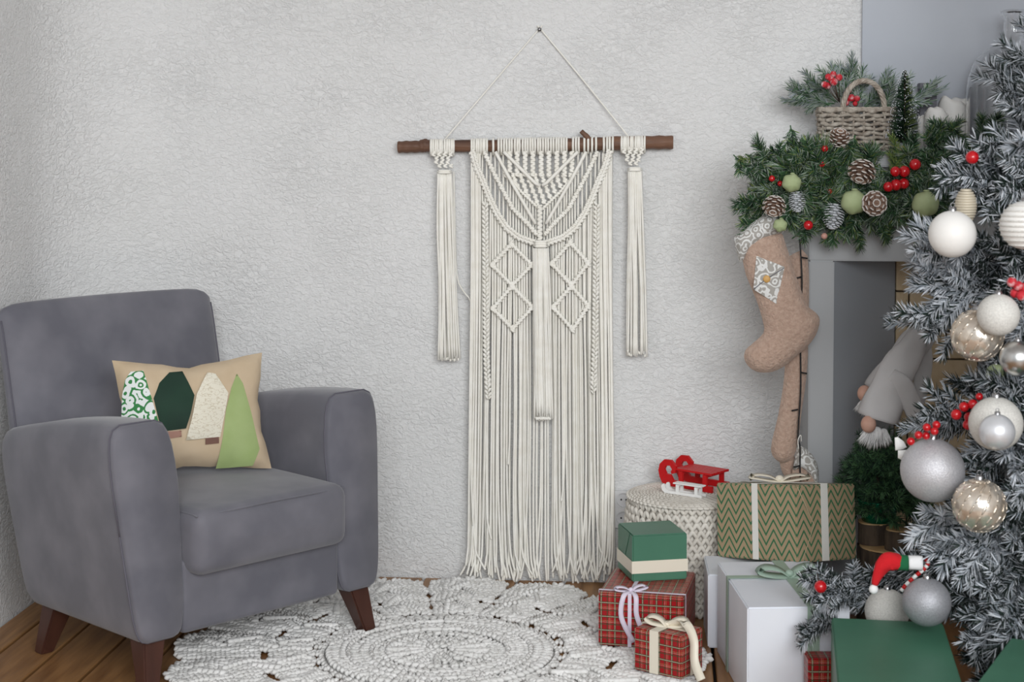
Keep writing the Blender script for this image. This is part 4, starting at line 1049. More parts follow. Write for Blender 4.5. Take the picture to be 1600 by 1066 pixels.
cone_b = cone_mesh(.060, .036, [M['cone'], M['cone_w']]); cone_w = cone_mesh(.075, .026, [M['conewhite'], M['flock']], 11, 7)
def put_cone(me, px, py, yp, direc, sc, label, group=None):
    o = bpy.data.objects.new('pine_cone', me); C.objects.link(o); d = V(direc).normalized()
    o.location = on_y(px, py, yp)-d*.03*sc; o.rotation_euler = d.to_track_quat('Z', 'Y').to_euler(); o.scale = (sc,)*3; return tag(o, label, 'pine cone', group)
put_cone(cone_b, 1366, 318, -.495, (.15, -1, .1), .85, 'open brown pine cone with frosted scales between two green cloth balls')
put_cone(cone_b, 1347, 268, -.455, (-.3, -.5, -.8), .95, 'brown pine cone pointing down above the green cloth balls on the garland')
put_cone(cone_b, 1210, 322, -.480, (-.2, -.6, -.7), .8, 'brown pine cone above the cuff of the pocketed stocking')
put_cone(cone_b, 1311, 215, -.395, (.1, -.5, .8), .75, 'brown pine cone at the foot of the wicker basket')
put_cone(cone_w, 1303, 334, -.425, (-.15, -.2, -1), 1.0, 'white frosted pine cone hanging beside the open brown cone')
put_cone(cone_w, 1245, 312, -.430, (.1, -.2, -1), .8, 'white frosted pine cone below the leftmost green cloth ball')
def ball_thing(name, px, py, Z, rpx, m_, label, cat, yplane=None, group=None, cap=True, sc=(1, 1, 1)):
    c = at(px, py, Z) if yplane is None else on_y(px, py, yplane); r = rpx*depth(c)/FPX
    t = thing(name, label, cat, c-V((0, 0, r)), 0, group)
    mb = MB(); mb.ball(V((0, 0, r)), r, 32, 20, sc); obj('ball', mb, m_, t)
    if cap:
        mb = MB(); mb.lathe([(r*.16, 2*r-.002), (r*.16, 2*r+r*.13), (r*.10, 2*r+r*.16), (.0005, 2*r+r*.16)], 12, (0, 0, 0), False); mb.tube([V((r*.09*cos(a), 0, 2*r+r*.24+r*.09*sin(a))) for a in [2*pi*k/10 for k in range(11)]], .0008, 4, False)
        obj('cap', mb, M['steel'], t)
    return t
for (px, py, rp_, lb) in ((1334, 316, 20, 'sage green cloth ball left of the open brown pine cone'), (1446, 319, 21, 'sage green cloth ball near the white tree bauble'), (1237, 286, 15, 'sage green cloth ball above a white frosted cone on the garland'), (1219, 352, 11, 'small sage green cloth ball tucked over the stocking cuff')):
    c = on_y(px, py, -.462 if px > 1230 else -.478); r = rp_*depth(c)/FPX; mb = MB(); mb.ball(c, r, 24, 16, (1, 1, .96))
    for p in mb.v:
        q = p-c; a = atan2(q.z, q.x); p += q.normalized()*(.0016*sin(a*6+q.y*60))*(.5+.5*abs(q.z)/r)
    top = c+V((.002, 0, r)); mb.ball(top, r*.20, 8, 6, (1.3, 1, .4)); solo('cloth_ball', mb, M['sageball'], lb, 'ornament')
def berries(name, label, pts, Z=None, yp=None, m_=M['berry'], stem_to=None, group=None, dz=.012):
    cs = []
    for i, (px, py, r) in enumerate(pts):
        k = ((i*37) % 5-2)/2
        c = at(px, py, Z+k*dz) if Z else on_y(px, py, yp+k*dz); cs.append((c, r*depth(c)/FPX))
    b0 = min((c for c, r in cs), key=lambda q: q.z); t = thing(name, label, 'berries', b0-V((0, 0, cs[0][1])), 0, group)
    if stem_to: e_ = at(*stem_to, Z+.03) if Z else on_y(*stem_to, yp+.04)
    else: e_ = sum((c for c, r in cs), V())/len(cs)+V((0, .04, -.01))
    for c, r in cs:
        mb = MB(); mb.ball(c, r, 14, 10); obj('berry', mb, m_, t, True)
        mb = MB(); mb.tube([c, c.lerp(e_, .5)+V((0, .004, -.003)), e_], .0012, 4); obj('stem', mb, M['bark'], t, True)
    return t
berries('berry_sprig', 'five glossy red berries on the garland left of a cloth ball', [(1388, 292, 8), (1400, 289, 9), (1412, 287, 8.5), (1399, 268, 8), (1413, 268, 9)], yp=-.46)
berries('berry_sprig', 'single large red berry just above the five glossy berries', [(1430, 257, 9)], yp=-.46, dz=0)
berries('berry_sprig', 'single red berry hanging low beside the stocking top', [(1263, 352, 7.5)], yp=-.45, dz=0)
berries('berry_sprig', 'two dark red berries half hidden below the wicker basket', [(1288, 232, 6), (1284, 256, 6)], yp=-.40)
berries('berry_sprig', 'three small red berries near the leftmost green cloth ball', [(1206, 279, 5), (1219, 287, 4.5), (1296, 299, 5)], yp=-.42)
berries('berry_sprig', 'single pale pinkish berry at the bottom of the garland', [(1288, 369, 5)], yp=-.43, m_=M['pinkberry'], dz=0)

# ------------------------------------------------------------------ basket on the mantel
b0, b1 = on_y(1280, 196, -.20), on_y(1395, 196, -.20); bw = (b1.x-b0.x); bz1 = on_y(1335, 170, -.20).z; bd = .11; bxc = (b0.x+b1.x)/2
bs = thing('wicker_basket', 'grey wicker basket with arched handle on the mantel shelf', 'basket', (bxc, -.20, ZM))
bh = bz1-ZM
def rect_pt(t, hw, hd):
    """point on a rounded rectangle, t in 0..1"""
    R0 = .014; Lx, Ly = 2*(hw-R0), 2*(hd-R0); q = pi/2*R0; tot = 2*(Lx+Ly)+4*q; d = (t % 1)*tot
    for (L0, p0, dr, ctr, a0) in ((Lx, V((-hw+R0, -hd, 0)), V((1, 0, 0)), V((hw-R0, -hd+R0, 0)), -pi/2), (Ly, V((hw, -hd+R0, 0)), V((0, 1, 0)), V((hw-R0, hd-R0, 0)), 0), (Lx, V((hw-R0, hd, 0)), V((-1, 0, 0)), V((-hw+R0, hd-R0, 0)), pi/2), (Ly, V((-hw, hd-R0, 0)), V((0, -1, 0)), V((-hw+R0, -hd+R0, 0)), pi)):
        if d < L0: return p0+dr*d
        d -= L0
        if d < q: a = a0+d/R0; return ctr+V((cos(a), sin(a), 0))*R0
        d -= q
    return V((-hw+R0, -hd, 0))
for j in range(9):
    mb = MB(); z = .0105+(bh-.0165)*j/8; pts = []; ph = rg.uniform(-.4, .4)
    for k in range(161):
        t = k/160; p = rect_pt(t, bw/2*(.93+.07*j/8), bd/2*(.93+.07*j/8)); n_ = (V((math.copysign(1, p.x), 0, 0)) if abs(p.x)/bw > .44 and abs(p.y)/bd < .36 else V((0, math.copysign(1, p.y), 0))); w_ = sin(2*pi*t*20+(pi if j % 2 else 0)+ph)
        pts.append(p+n_*(.0048*w_)+UP*(z+.0022*sin(2*pi*t*11+j*1.9)))
    mb.tube(pts, [.0058*(1+.18*sin(k*.37+j)) for k in range(161)], 6, False); obj('weave_strand', mb, M['wicker'], bs)
for k in range(20):
    p = rect_pt((k+.5)/20, bw/2*.97, bd/2*.97); mb = MB(); mb.tube([p*.96+UP*.002, p+UP*bh], .0035, 6); obj('stake', mb, M['wicker'], bs)
mb = MB(); mb.box((0, 0, .005), (bw*.88, bd*.86, .008)); obj('bottom', mb, M['wicker'], bs, smooth=False)
for q in range(3):
    mb = MB(); mb.tube([rect_pt(k/60, bw/2+.002, bd/2+.002)+UP*(bh+.004*sin(k*1.2+q*2.09)-.002)+V((0, 0, 0)) for k in range(61)], .0042, 6, False); obj('rim_strand', mb, M['wicker'], bs)
hx0, hx1 = on_y(1314, 170, -.2).x-bxc, on_y(1379, 170, -.2).x-bxc; hzt = on_y(1345, 127, -.2).z-ZM
for q in range(4):
    P = []
    for k in range(49):
        t = k/48; a = pi*(1-t); cx_ = (hx0+hx1)/2+(hx1-hx0)/2*cos(a); cz = bh-.02+(hzt-bh+.02)*sin(a)**.8; ph = t*26+q*pi/2
        n_ = V((cos(a), 0, sin(a))); P.append(V((cx_, -bd/2*.92, cz))+n_*.0045*cos(ph)+V((0, 1, 0))*.0045*sin(ph))
    mb = MB(); mb.tube(P, .0042, 6); obj('handle_strand', mb, M['wicker'], bs)
frost = [branch_mesh(.12, .026, 150, .0025, [M['needle'], M['needle_g'], M['flock2']], (.30, .45, .25), 2, .75) for k in range(3)]
for k, (px, py, rx, ry, lb) in enumerate([(1233, 131, 1295, 165, 'frosted fir sprig sticking out left of the basket, upper tip'), (1240, 152, 1300, 162, 'frosted fir sprig sticking out left of the basket, lower tip'), (1262, 118, 1305, 160, 'short frosted fir sprig behind the frosted berries'), (1296, 100, 1320, 160, 'upright frosted fir sprig behind the berry cluster'), (1322, 90, 1330, 160, 'tallest frosted fir sprig standing in the basket'), (1350, 112, 1335, 165, 'frosted fir sprig leaning behind the basket handle'), (1394, 110, 1350, 168, 'frosted fir sprig leaning right past the basket handle'), (1378, 140, 1345, 172, 'short fir sprig inside the arch of the basket handle'), (1420, 128, 1372, 172, 'frosted fir sprig behind the bottle brush tree'), (1466, 148, 1385, 170, 'fir sprig reaching right in front of the dark grey box')]):
    me = frost[k % 3]; e_ = thing('fir_sprig', lb, 'fir sprig', on_y(rx, ry, -.19)); place(me, 'twig', e_, on_y(rx, ry, -.19), on_y(px, py-(6 if k == 9 else 0), -.148 if k == 9 else -.17+rg.uniform(-.02, .05)), .12, .7 if k == 9 else 1.05); 
    place(frost[(k+1) % 3], 'twig', e_, on_y(rx+4, ry, -.19), on_y(px+rg.uniform(-8, 12), py+(rg.uniform(5, 16) if k != 9 else -14), -.148 if k == 9 else -.17+rg.uniform(-.02, .05)), .12, .7 if k == 9 else .95)
berries('berry_sprig', 'frosted red berries rising from the left end of the basket', [(1288, 132, 5), (1294, 120, 5), (1302, 116, 5), (1311, 121, 5.5), (1293, 134, 5.5), (1303, 128, 6), (1299, 124, 5)], yp=-.26, m_=M['berry_f'], stem_to=(1312, 160))
berries('berry_sprig', 'frosted red berries under the arch of the basket handle', [(1321, 160, 6), (1330, 153, 6), (1339, 154, 5), (1326, 141, 5), (1336, 162, 4)], yp=-.223, dz=.005, m_=M['berry_f'], stem_to=(1338, 170))
# bottle brush tree
bt = on_y(1414, 110, -.306); tb = thing('bottle_brush_tree', 'small green bottle brush tree with frosted tips beside the wicker basket', 'toy tree', (bt.x, -.306, ZM))
hh = bt.z-ZM; mb = MB()
for k in range(1500):
    t = rg.random()**1.25; z = .02+(hh-.022)*t; a = rg.uniform(0, 2*pi); r = .048*(1-t)**.68+.004
    mb.k = 0 if rg.random() < .62 else (1 if cos(a-.2) < .1 else 2); mb.needle((0, 0, z), V((cos(a), sin(a), .32)), r*rg.uniform(.85, 1.1), .0018)
obj('bristles', mb, [M['needle_d'], M['needle'], M['needle_y']], tb, smooth=False)['kind'] = 'stuff'
mb = MB()
for k in range(420):
    t = rg.random()**1.2; z = .02+(hh-.022)*t; a = rg.uniform(0, 2*pi); r = (.048*(1-t)**.68+.004); mb.ball(V((cos(a)*r, sin(a)*r, z+.32*r)), .0013, 5, 3)
obj('frost', mb, M['flock'], tb)['kind'] = 'stuff'
mb = MB(); mb.tube([(0, 0, .0), (0, 0, hh)], .0025, 6); obj('stem', mb, M['bark'], tb)
mb = MB(); mb.lathe([(.018, 0), (.018, .010), (.010, .014), (.0005, .014)], 16, (0, 0, 0), False); obj('base', mb, M['cutwood'], tb)
# candles, dark box, glass bottle
for (px, rp_, top, yp, lb) in ((1489, 23.5, 157, -.088, 'thick white candle with melted uneven top beside the glass bottle'), (1463, 19, 172, -.22, 'shorter white candle with slumped top behind the garland'), (1443, 9, 183, -.17, 'thin low white candle beside the bottle brush tree')):
    c = on_y(px, top, yp); r = rp_*depth(c)/FPX; h_ = c.z-ZM; mb = MB(); n = 28; vs_ = []
    for (f, zf) in ((1, 0), (1.0, .5), (.98, .9), (.93, 1.0), (.8, .985), (.5, .93), (.02, .92)):
        for k in range(n):
            a = 2*pi*k/n; w_ = (.07*sin(a*2+px)+.03*sin(a*5+1)) if zf > .6 else 0; vs_.append(V((c.x+r*f*cos(a), yp+r*f*sin(a), ZM+h_*zf*(1+w_))))
    fs = [(i*n+k, i*n+(k+1) % n, (i+1)*n+(k+1) % n, (i+1)*n+k) for i in range(6) for k in range(n)]; mb.add(vs_, fs+[tuple(range(n-1, -1, -1))])
    t = thing('candle', lb, 'candle', (c.x, yp, ZM)); obj('wax', mb, M['candle'], t, True)
    mb = MB(); mb.tube([(c.x, yp, ZM+h_*.9), (c.x+.002, yp, ZM+h_*.9+.012)], .001, 5); obj('wick', mb, M['black'], t, True)
a, b = on_y(1436, 130, -.08), on_y(1462, 130, -.08); t = thing('grey_box', 'dark grey box standing against the chimney wall behind the small tree', 'box', ((a.x+b.x)/2, -.08, ZM))
mb = MB(); mb.box((0, 0, (a.z-ZM-.02)/2), (b.x-a.x, .05, a.z-ZM-.02)); obj('body', mb, M['darkbox'], t, smooth=False, bevel=.002)
mb = MB(); mb.box((0, 0, a.z-ZM-.010), (b.x-a.x+.003, .053, .020)); obj('lid', mb, M['darkbox'], t, smooth=False, bevel=.002)
gc = on_y(1583, 100, -.16); gt = on_y(1583, 16, -.16).z-ZM; k_ = depth(gc)/FPX; gr = 71*k_
t = thing('glass_bottle', 'large clear glass carboy with narrow neck on the mantel shelf', 'bottle', (gc.x, -.165, ZM))
outp = [(.0005, .003), (gr*.9, .003), (gr*.985, .015), (gr, .04), (gr, gt*.42), (gr*.97, gt*.52), (gr*.88, gt*.61), (gr*.72, gt*.685), (gr*.50, gt*.735), (gr*.30, gt*.765), (gr*.235, gt*.80), (gr*.225, gt*.95), (gr*.29, gt*.975), (gr*.29, gt*.99), (gr*.22, gt)]
inn = [(max(.0004, r-.004), z if i > 0 else .007) for i, (r, z) in enumerate(outp)]; inn[1] = (gr*.9-.004, .008)
mb = MB(); mb.lathe(outp+list(reversed(inn)), 48, (0, 0, 0), False); obj('glass', mb, M['glass'], t)

# ------------------------------------------------------------------ small potted tree, logs, gnomes at the hearth
ZL = 4.575
c = at(1388, 852, ZL); lz = c.z
def log(name, label, px, Z, z0, h_, r, seed):
    rl = random.Random(seed); o_ = flr(px, Z); n = 26; t = thing(name, label, 'wood slice', V((o_.x, o_.y, z0)))
    rad = [r*(1+.05*sin(3*2*pi*k/n+seed)+.03*rl.uniform(-1, 1)) for k in range(n)]; mb = MB()
    vs_ = [V((rad[k]*cos(2*pi*k/n), rad[k]*sin(2*pi*k/n), z)) for z in (0, h_*.5, h_-.002) for k in range(n)]
    mb.add(vs_, [(i*n+k, i*n+(k+1) % n, (i+1)*n+(k+1) % n, (i+1)*n+k) for i in range(2) for k in range(n)]+[tuple(range(n-1, -1, -1))]); obj('bark', mb, M['bark'], t, smooth=False)
    mb = MB(); mb.lathe([(.0005, h_-.004), (r*.93, h_-.004), (r*.93, h_), (.0005, h_)], 26, (0, 0, 0), False); obj('cut_face', mb, M['cutwood'], t, angle=.6); return t
log('log', 'thick bark covered log standing upright under the two wood slices', 1392, ZL, 0, lz, .088, 1)
sh = 34*ZL/FPX
log('wood_slice', 'bark edged wood slice carrying the small potted fir', 1368, ZL+.03, lz+.001, sh, .047, 2)
log('wood_slice', 'bark edged wood slice lying in front of the potted fir', 1408, ZL-.045, lz+.001, sh*.95, .040, 4)
pb = flr(1374, ZL+.03); pzt = lz+sh+.002
tp = thing('potted_fir', 'small dark green artificial fir in a shiny green pot', 'potted tree', (pb.x, pb.y, pzt))
mb = MB(); mb.lathe([(.0005, 0), (.044, 0), (.050, .02), (.056, .055), (.058, .06), (.052, .06), (.0005, .052)], 28, (0, 0, 0), False); obj('pot', mb, M['foil'], tp)
mb = MB(); mb.tube([(0, 0, .04), (0, 0, .24)], [.006, .003], 8); obj('trunk', mb, M['bark'], tp)
dk = [branch_mesh(.11, .025, 120, .0021, [M['needle'], M['needle_d']], (.55, .45), 3, .85) for k in range(3)]
for j in range(9):
    z = .050+.020*j; n = 11-j//2; rad = .150*(1-j/13)
    for k in range(n):
        a = 2*pi*(k+.5*(j % 2))/n+rg.uniform(-.2, .2); o_ = V((pb.x, pb.y, pzt+z)); d = V((cos(a), sin(a), rg.uniform(-.25, .15) if j < 3 else rg.uniform(-.05, .35)))
        LL = rad*rg.uniform(.85, 1.1)
        def in_gift(q):
            q = gift_inv @ (q-gift_o); return -W7-.02 < q.x < .034 and -.02 < q.y < D7+.034 and -.02 < q.z < H7+.030
        while LL > .03 and in_gift(o_+d*LL): LL *= .9
        place(rg.choice(dk), 'branch', tp, o_+d*.01, o_+d*LL, .11, .95 if LL > rad*.8 else .6)
def tube_hat(mb, pts, Z, flat=.7, n=18):
    P = bez([at(px, py, Z+dz) for px, py, r, dz in pts], 4); N = len(P); k = Z/FPX; vs_ = []
    for i, p in enumerate(P):
        t = i/(N-1)*(len(pts)-1); j = min(int(t), len(pts)-2); r = (pts[j][2]*(1-t+j)+pts[j+1][2]*(t-j))*k
        d = (P[min(i+1, N-1)]-P[max(i-1, 0)]).normalized(); s_ = d.cross(FH).normalized(); u_ = FH
        for q in range(n):
            a = 2*pi*q/n; w_ = 1+.06*sin(3*a+i*.7)+.05*sin(5*a-i*.4); vs_.append(p+(s_*cos(a)+u_*sin(a)*flat)*r*w_)
    fs = [(i*n+q, i*n+(q+1) % n, (i+1)*n+(q+1) % n, (i+1)*n+q) for i in range(N-1) for q in range(n)]+[tuple(range(n-1, -1, -1)), tuple((N-1)*n+q for q in range(n))]
    mb.add(vs_, fs); return mb
def gnome(label, Z, hat, nose, beard_w, flap=None):
    nb = at(nose[0], nose[1], Z-.035); k = Z/FPX; t = thing('gnome_doll', label, 'gnome doll', V((nb.x+.02, nb.y+.04, nb.z-.06)))
    mb = MB(); tube_hat(mb, hat, Z); ho = obj('hat', mb, M['greyfelt'], t, True)
    if flap:
        mb = MB(); tube_hat(mb, flap, Z-.03, .45); obj('hat_fold', mb, M['greyfelt'], ho, True)
    mb = MB(); mb.ball(nb, nose[2]*k, 20, 14, (.95, 1, 1.08)); obj('nose', mb, M['skin'], t, True)
    mb = MB(); b_ = at(nose[0]+12, nose[1]+8, Z-.012)
    for q in range(420):
        f = rg.uniform(-1, 1); p = b_+RH*f*beard_w*k*.7+FH*rg.uniform(-.012, .012); d = V((0, 0, -1))+RH*(f*.55+rg.uniform(-.25, .25)-.25)+FH*rg.uniform(-.35, .1)
        mb.needle(p, d, rg.uniform(.030, .068)*(1-.3*abs(f)), .0026)
    mb.ball(b_+V((0, 0, -.012)), .020, 12, 8, (1, .7, 1)); obj('beard', mb, M['fur'], t, True)
gnome('gnome doll with creased grey felt hat, sitting on top of the potted fir', 4.535, [(1374, 655, 33, -.01), (1382, 625, 33, 0), (1395, 595, 30, 0), (1412, 565, 26, .01), (1428, 540, 21, .02), (1440, 520, 15, .03), (1447, 505, 5, .03)], (1357, 663, 12.5), 22, [(1392, 585, 10, 0), (1408, 600, 16, .0), (1420, 622, 17, .01), (1430, 650, 14, .02), (1434, 668, 5, .02)])
gnome('gnome doll with grey hat half hidden behind the other gnome', 4.655, [(1372, 614, 24, 0), (1390, 588, 27, 0), (1412, 560, 25, 0), (1432, 535, 24, 0), (1446, 518, 20, 0), (1453, 500, 8, 0)], (1351, 615, 12), 20, [(1440, 525, 12, .02), (1444, 560, 13, .02), (1440, 600, 13, .02), (1430, 640, 9, .02)])

# ================================================================== flocked Christmas tree
tc_ = flr(1705, 3.95)
tr = thing('christmas_tree', 'large artificial fir tree with snow flocked branches on the hearth side', 'christmas tree', (tc_.x, tc_.y, 0))
mb = MB(); mb.tube([(0, 0, .0), (0, 0, 1.0), (0, 0, 2.15)], [.026, .02, .008], 10); obj('trunk', mb, M['bark'], tr)
mb = MB(); mb.lathe([(.0005, .0), (.17, .0), (.16, .02), (.05, .05), (.035, .12), (.0005, .12)], 20, (0, 0, 0), False); obj('stand', mb, M['black'], tr)
FM = [M['needle_k'], M['needle_d'], M['flock'], M['flock2']]
fl = [branch_mesh(.30, .042, 330, .0034, FM, (.34, .14, .30, .22), 5, .85) for k in range(4)]
flw = [branch_mesh(.30, .046, 320, .0038, FM, (.16, .08, .50, .26), 5, .72) for k in range(2)]
fld = [branch_mesh(.30, .040, 330, .0033, FM, (.48, .20, .15, .17), 5, .85) for k in range(2)]
HARD = [(1457, 735, 3.72, 50), (1488, 366, 3.72, 37), (1601, 352, 3.60, 38), (1527, 524, 3.68, 41), (1560, 492, 3.60, 33), (1590, 560, 3.56, 28), (1556, 662, 3.62, 42), (1558, 675, 3.50, 28), (1530, 790, 3.60, 42), (1448, 941, 3.72, 38), (1386, 955, 3.95, 35), (1556, 585, 3.80, 16), (1509, 322, 3.80, 22)]
HARD = [(at(px, py, Z), r*Z/FPX) for px, py, Z, r in HARD]
def clear_of(root, tip, tops=True):
    """slide a branch sideways off any bauble in its way, and up off the gift tops"""
    for it in range(14):
        for c, r in HARD:
            ab = tip-root; t = max(0, min(1, (c-root).dot(ab)/ab.length_squared)); q = root+ab*t; d = q-c
            if d.length < r+.026:
                n_ = (d-ab*(d.dot(ab)/ab.length_squared)); n_ = n_.normalized() if n_.length > 1e-4 else FH
                if n_.dot(FH) < 0: n_ = (n_-FH*n_.dot(FH)*1.6).normalized()
                root, tip = root+n_*(r+.027-d.length), tip+n_*(r+.027-d.length)
    if tops:
        for gx in GBOX:
            worst = 0
            for k in range(9):
                q = root.lerp(tip, k/8); l = gx[0] @ (q-gx[1])
                if abs(l.x) < gx[2]/2+.02 and abs(l.y) < gx[3]/2+.02: worst = max(worst, gx[4]+.035-q.z)
            if worst > 0: root, tip = root+UP*worst, tip+UP*worst
    return root, tip
GBOX = []
for o_ in list(C.objects):
    if o_.get('category') == 'gift box' and o_.parent is None and abs(o_.rotation_euler.x) < .01:
        bb_ = o_.children[0].bound_box; dx_ = bb_[6][0]-bb_[0][0]; dy_ = bb_[6][1]-bb_[0][1]
        GBOX.append((Matrix.Rotation(-o_.rotation_euler.z, 3, 'Z'), V(o_.location), dx_, dy_, o_.location.z+bb_[6][2]))
thin = [branch_mesh(.30, .046, 250, .0036, FM, (.36, .14, .29, .21), 0, .74) for k in range(3)]
def low_twig(px, py, ang, L=.11, Z=3.915):
    """slim low twig in the gap between the white and the big green gift; ang = how its tip points, 0 left, 90 up"""
    tip = at(px, py, Z); a_ = radians(ang); root = tip+RH*(L*cos(a_))-UP*(L*sin(a_)); place(rg.choice(thin), 'branch', tr, root, tip, .30, .85)
for q in ((1254, 916, 5), (1266, 896, 35), (1292, 886, 60), (1322, 888, 75), (1276, 930, -12), (1296, 910, 28, .085), (1310, 920, 12, .05), (1268, 946, -25, .10), (1290, 940, -10, .08)): low_twig(*q)
for q in ((1330, 898, 40, .16), (1352, 902, 15, .18), (1375, 888, 50, .16), (1340, 922, 0, .2), (1380, 915, 10, .2), (1405, 900, 30, .18), (1318, 946, -8, .2), (1415, 925, 0, .18)): low_twig(*q, Z=4.06)
for q in ((1396, 866, 8, .22), (1420, 860, 25, .2), (1408, 884, -12, .2)): low_twig(*q, Z=3.865)
for q in ((1247, 998, -28, .085), (1252, 980, -5, .085), (1268, 966, 15, .075), (1262, 994, -45, .07)): low_twig(*q)
def t_branch(px, py, Z, dz=-.10, kind=fl, Lm=.20):
    tip = at(px+14, py, Z); ax = V((tc_.x, tc_.y, tip.z+dz)); d = tip-ax
    root = tip-d.normalized()*min(Lm, d.length*.95); root, tip = clear_of(root, tip); place(rg.choice(kind), 'branch', tr, root, tip, .30, .85)
for q in [(1536, 118, 3.95), (1570, 72, 4.0, -.15), (1600, 40, 3.95, -.15), (1565, 150, 3.85), (1590, 110, 3.9), (1460, 262, 3.9, -.02), (1530, 212, 3.9, -.12), (1595, 205, 3.75, -.1, flw), (1478, 290, 3.85, .02), (1500, 300, 3.9, 0, fld), (1555, 260, 3.8), (1530, 330, 3.9, 0, fld), (1590, 290, 3.8, 0, fld), (1545, 380, 3.8, 0, fld), (1412, 378, 3.9, -.10, flw), (1416, 438, 3.9, -.02, flw), (1422, 408, 3.95, -.05, flw), (1436, 462, 3.9, .0, flw), (1394, 492, 3.95, -.02), (1410, 505, 3.9, .04), (1470, 450, 4.0, -.0, fld), (1500, 440, 3.9, 0, fld), (1555, 430, 3.75, 0, fld), (1545, 505, 3.65, -.02, flw), (1590, 520, 3.7, .05, flw), (1500, 400, 3.95, 0, fld), (1412, 655, 3.95, .02), (1440, 650, 3.95, .0), (1525, 618, 3.75, -.08), (1560, 610, 3.7, -.04), (1480, 610, 4.0, -.05, fld), (1550, 580, 3.85, 0, fld), (1510, 730, 3.75, .03), (1540, 710, 3.7, .02, flw), (1590, 745, 3.65, .02, flw), (1560, 760, 3.7, .0), (1425, 812, 3.8, -.05, flw), (1440, 850, 3.8, 0, flw), (1470, 830, 3.75, -.04, flw), (1490, 870, 3.75, -.0, flw), (1520, 820, 3.75, 0, fld), (1560, 850, 3.7, 0), (1510, 900, 3.75, .03), (1540, 930, 3.7, .05), (1590, 890, 3.65, .03, fld), (1400, 900, 3.95, -.05, fld), (1500, 1000, 3.75, .05), (1520, 985, 3.72, .05, flw), (1490, 960, 3.8, .04, fld), (1570, 960, 3.65, .05), (1540, 1040, 3.75, .08, fld), (1600, 820, 3.65, 0, fld), (1600, 640, 3.65, 0, fld), (1600, 380, 3.7, 0, fld), (1600, 150, 3.8, -.1, fl), (1600, 460, 3.7, 0, fld), (1590, 590, 3.75, 0, fld), (1530, 560, 3.95, 0, fld), (1555, 670, 3.85, 0, fld), (1480, 760, 3.95, 0, fld), (1460, 920, 3.95, 0, fld), (1430, 900, 3.95, 0, fld), (1550, 980, 3.85, 0, fld), (1505, 1035, 3.8, .1, fld), (1512, 1062, 3.8, .1, fld), (1498, 1000, 3.86, .1, fld)]:
    t_branch(*q)
for k in range(95):                            # the rest of the crown, around the trunk
    z = .28+1.75*(k/95)+rg.uniform(-.03, .03); R0 = max(.08, .80-.36*z); a = rg.uniform(-2.2, 1.9)
    o_ = V((tc_.x, tc_.y, z)); d = V((cos(a), sin(a), rg.uniform(-.15, .25))); side = max(0, -d.dot(RH)); tip = o_+d*R0*rg.uniform(.75, .97)*(1-.48*side)
    root = tip-(tip-o_).normalized()*min(.30, (tip-o_).length*.95); root, tip = clear_of(root, tip); place(rg.choice(fl+fld), 'branch', tr, root, tip, .30, 1.0)
# baubles
for (px, py, Z, rp_, m_, lb) in ((1457, 735, 3.72, 50, 'silverglit', 'biggest silver glitter bauble hanging at the middle of the tree'),
    (1488, 366, 3.72, 37, 'whiteball', 'smooth white bauble hanging near the end of the mantel garland'), (1601, 352, 3.60, 38, 'whiteball', 'ribbed white bauble high on the flocked tree'),
    (1527, 524, 3.68, 41, 'champagne', 'faceted champagne mercury glass bauble beside a white bauble'), (1560, 492, 3.60, 33, 'whiteglit', 'white bauble touching the faceted champagne bauble'),
    (1590, 560, 3.56, 28, 'satinsilver', 'satin silver bauble below the faceted champagne bauble'), (1556, 662, 3.62, 42, 'whiteglit', 'white glitter bauble behind the small satin silver bauble'), (1558, 675, 3.50, 28, 'satinpearl', 'small satin pearl silver bauble in front of a white glitter bauble'),
    (1530, 790, 3.60, 42, 'champagne', 'champagne glass bauble below the biggest silver glitter bauble'), (1448, 941, 3.72, 38, 'greyglit', 'grey glitter bauble low on the tree above the big green gift'), (1386, 955, 3.95, 35, 'whiteglit', 'white frosted bauble resting by the red elf hat'),
    (1556, 585, 3.80, 16, 'sageball', 'small sage green bauble deep in the flocked tree')):
    t = ball_thing('bauble', px, py, Z, rp_, M[m_], lb, 'bauble')
    c = at(px, py, Z); r = rp_*Z/FPX; nm = lb
    if 'ribbed' in lb:
        for k in range(9):
            mb = MB(); zz = -.8*r+1.6*r*k/8; q = sqrt(r*r-zz*zz); mb.tube([V((q*cos(a), q*sin(a), r+zz)) for a in [2*pi*i/28 for i in range(29)]], r*.05, 6, False); obj('rib', mb, M['whiteglit'], t)
    if m_ == 'champagne':
        mb = MB()
        for j in range(7):
            th_ = pi*(j+.7)/7.6
            for k in range(14): a = 2*pi*(k+.5*(j % 2))/14; d = V((sin(th_)*cos(a), sin(th_)*sin(a), cos(th_))); mb.stitch(V((0, 0, r))+d*r*.99, V((0, 0, 1))-d*d.z+V((-sin(a), cos(a), 0))*.5, d, r*.42, r*.09, r*.05)
        obj('relief', mb, M['champagne'], t)
c = at(1509, 322, 3.80); mb = MB()
for k in range(13): q = k/12*2-1; mb.tube([c+V((.022*sqrt(1-q*q*.8)*cos(a), .022*sqrt(1-q*q*.8)*sin(a), q*.036)) for a in [2*pi*i/18 for i in range(19)]], .0035, 6, False)
mb.ball(c, .022, 14, 10, (.95, .95, 1.6)); solo('ribbed_ornament', mb, M['goldribbed'], 'pale gold ribbed ornament above the smooth white bauble', 'ornament')
berries('tree_berries', 'single red berry on the flocked branch tip beside the garland', [(1519, 246, 10.5)], Z=3.82, dz=0, stem_to=(1530, 262))
berries('tree_berries', 'frosted red berries beside the ribbed white bauble', [(1581, 441, 8), (1591, 447, 8), (1586, 458, 8), (1596, 462, 8), (1600, 450, 8)], Z=3.6, m_=M['berry_f'])
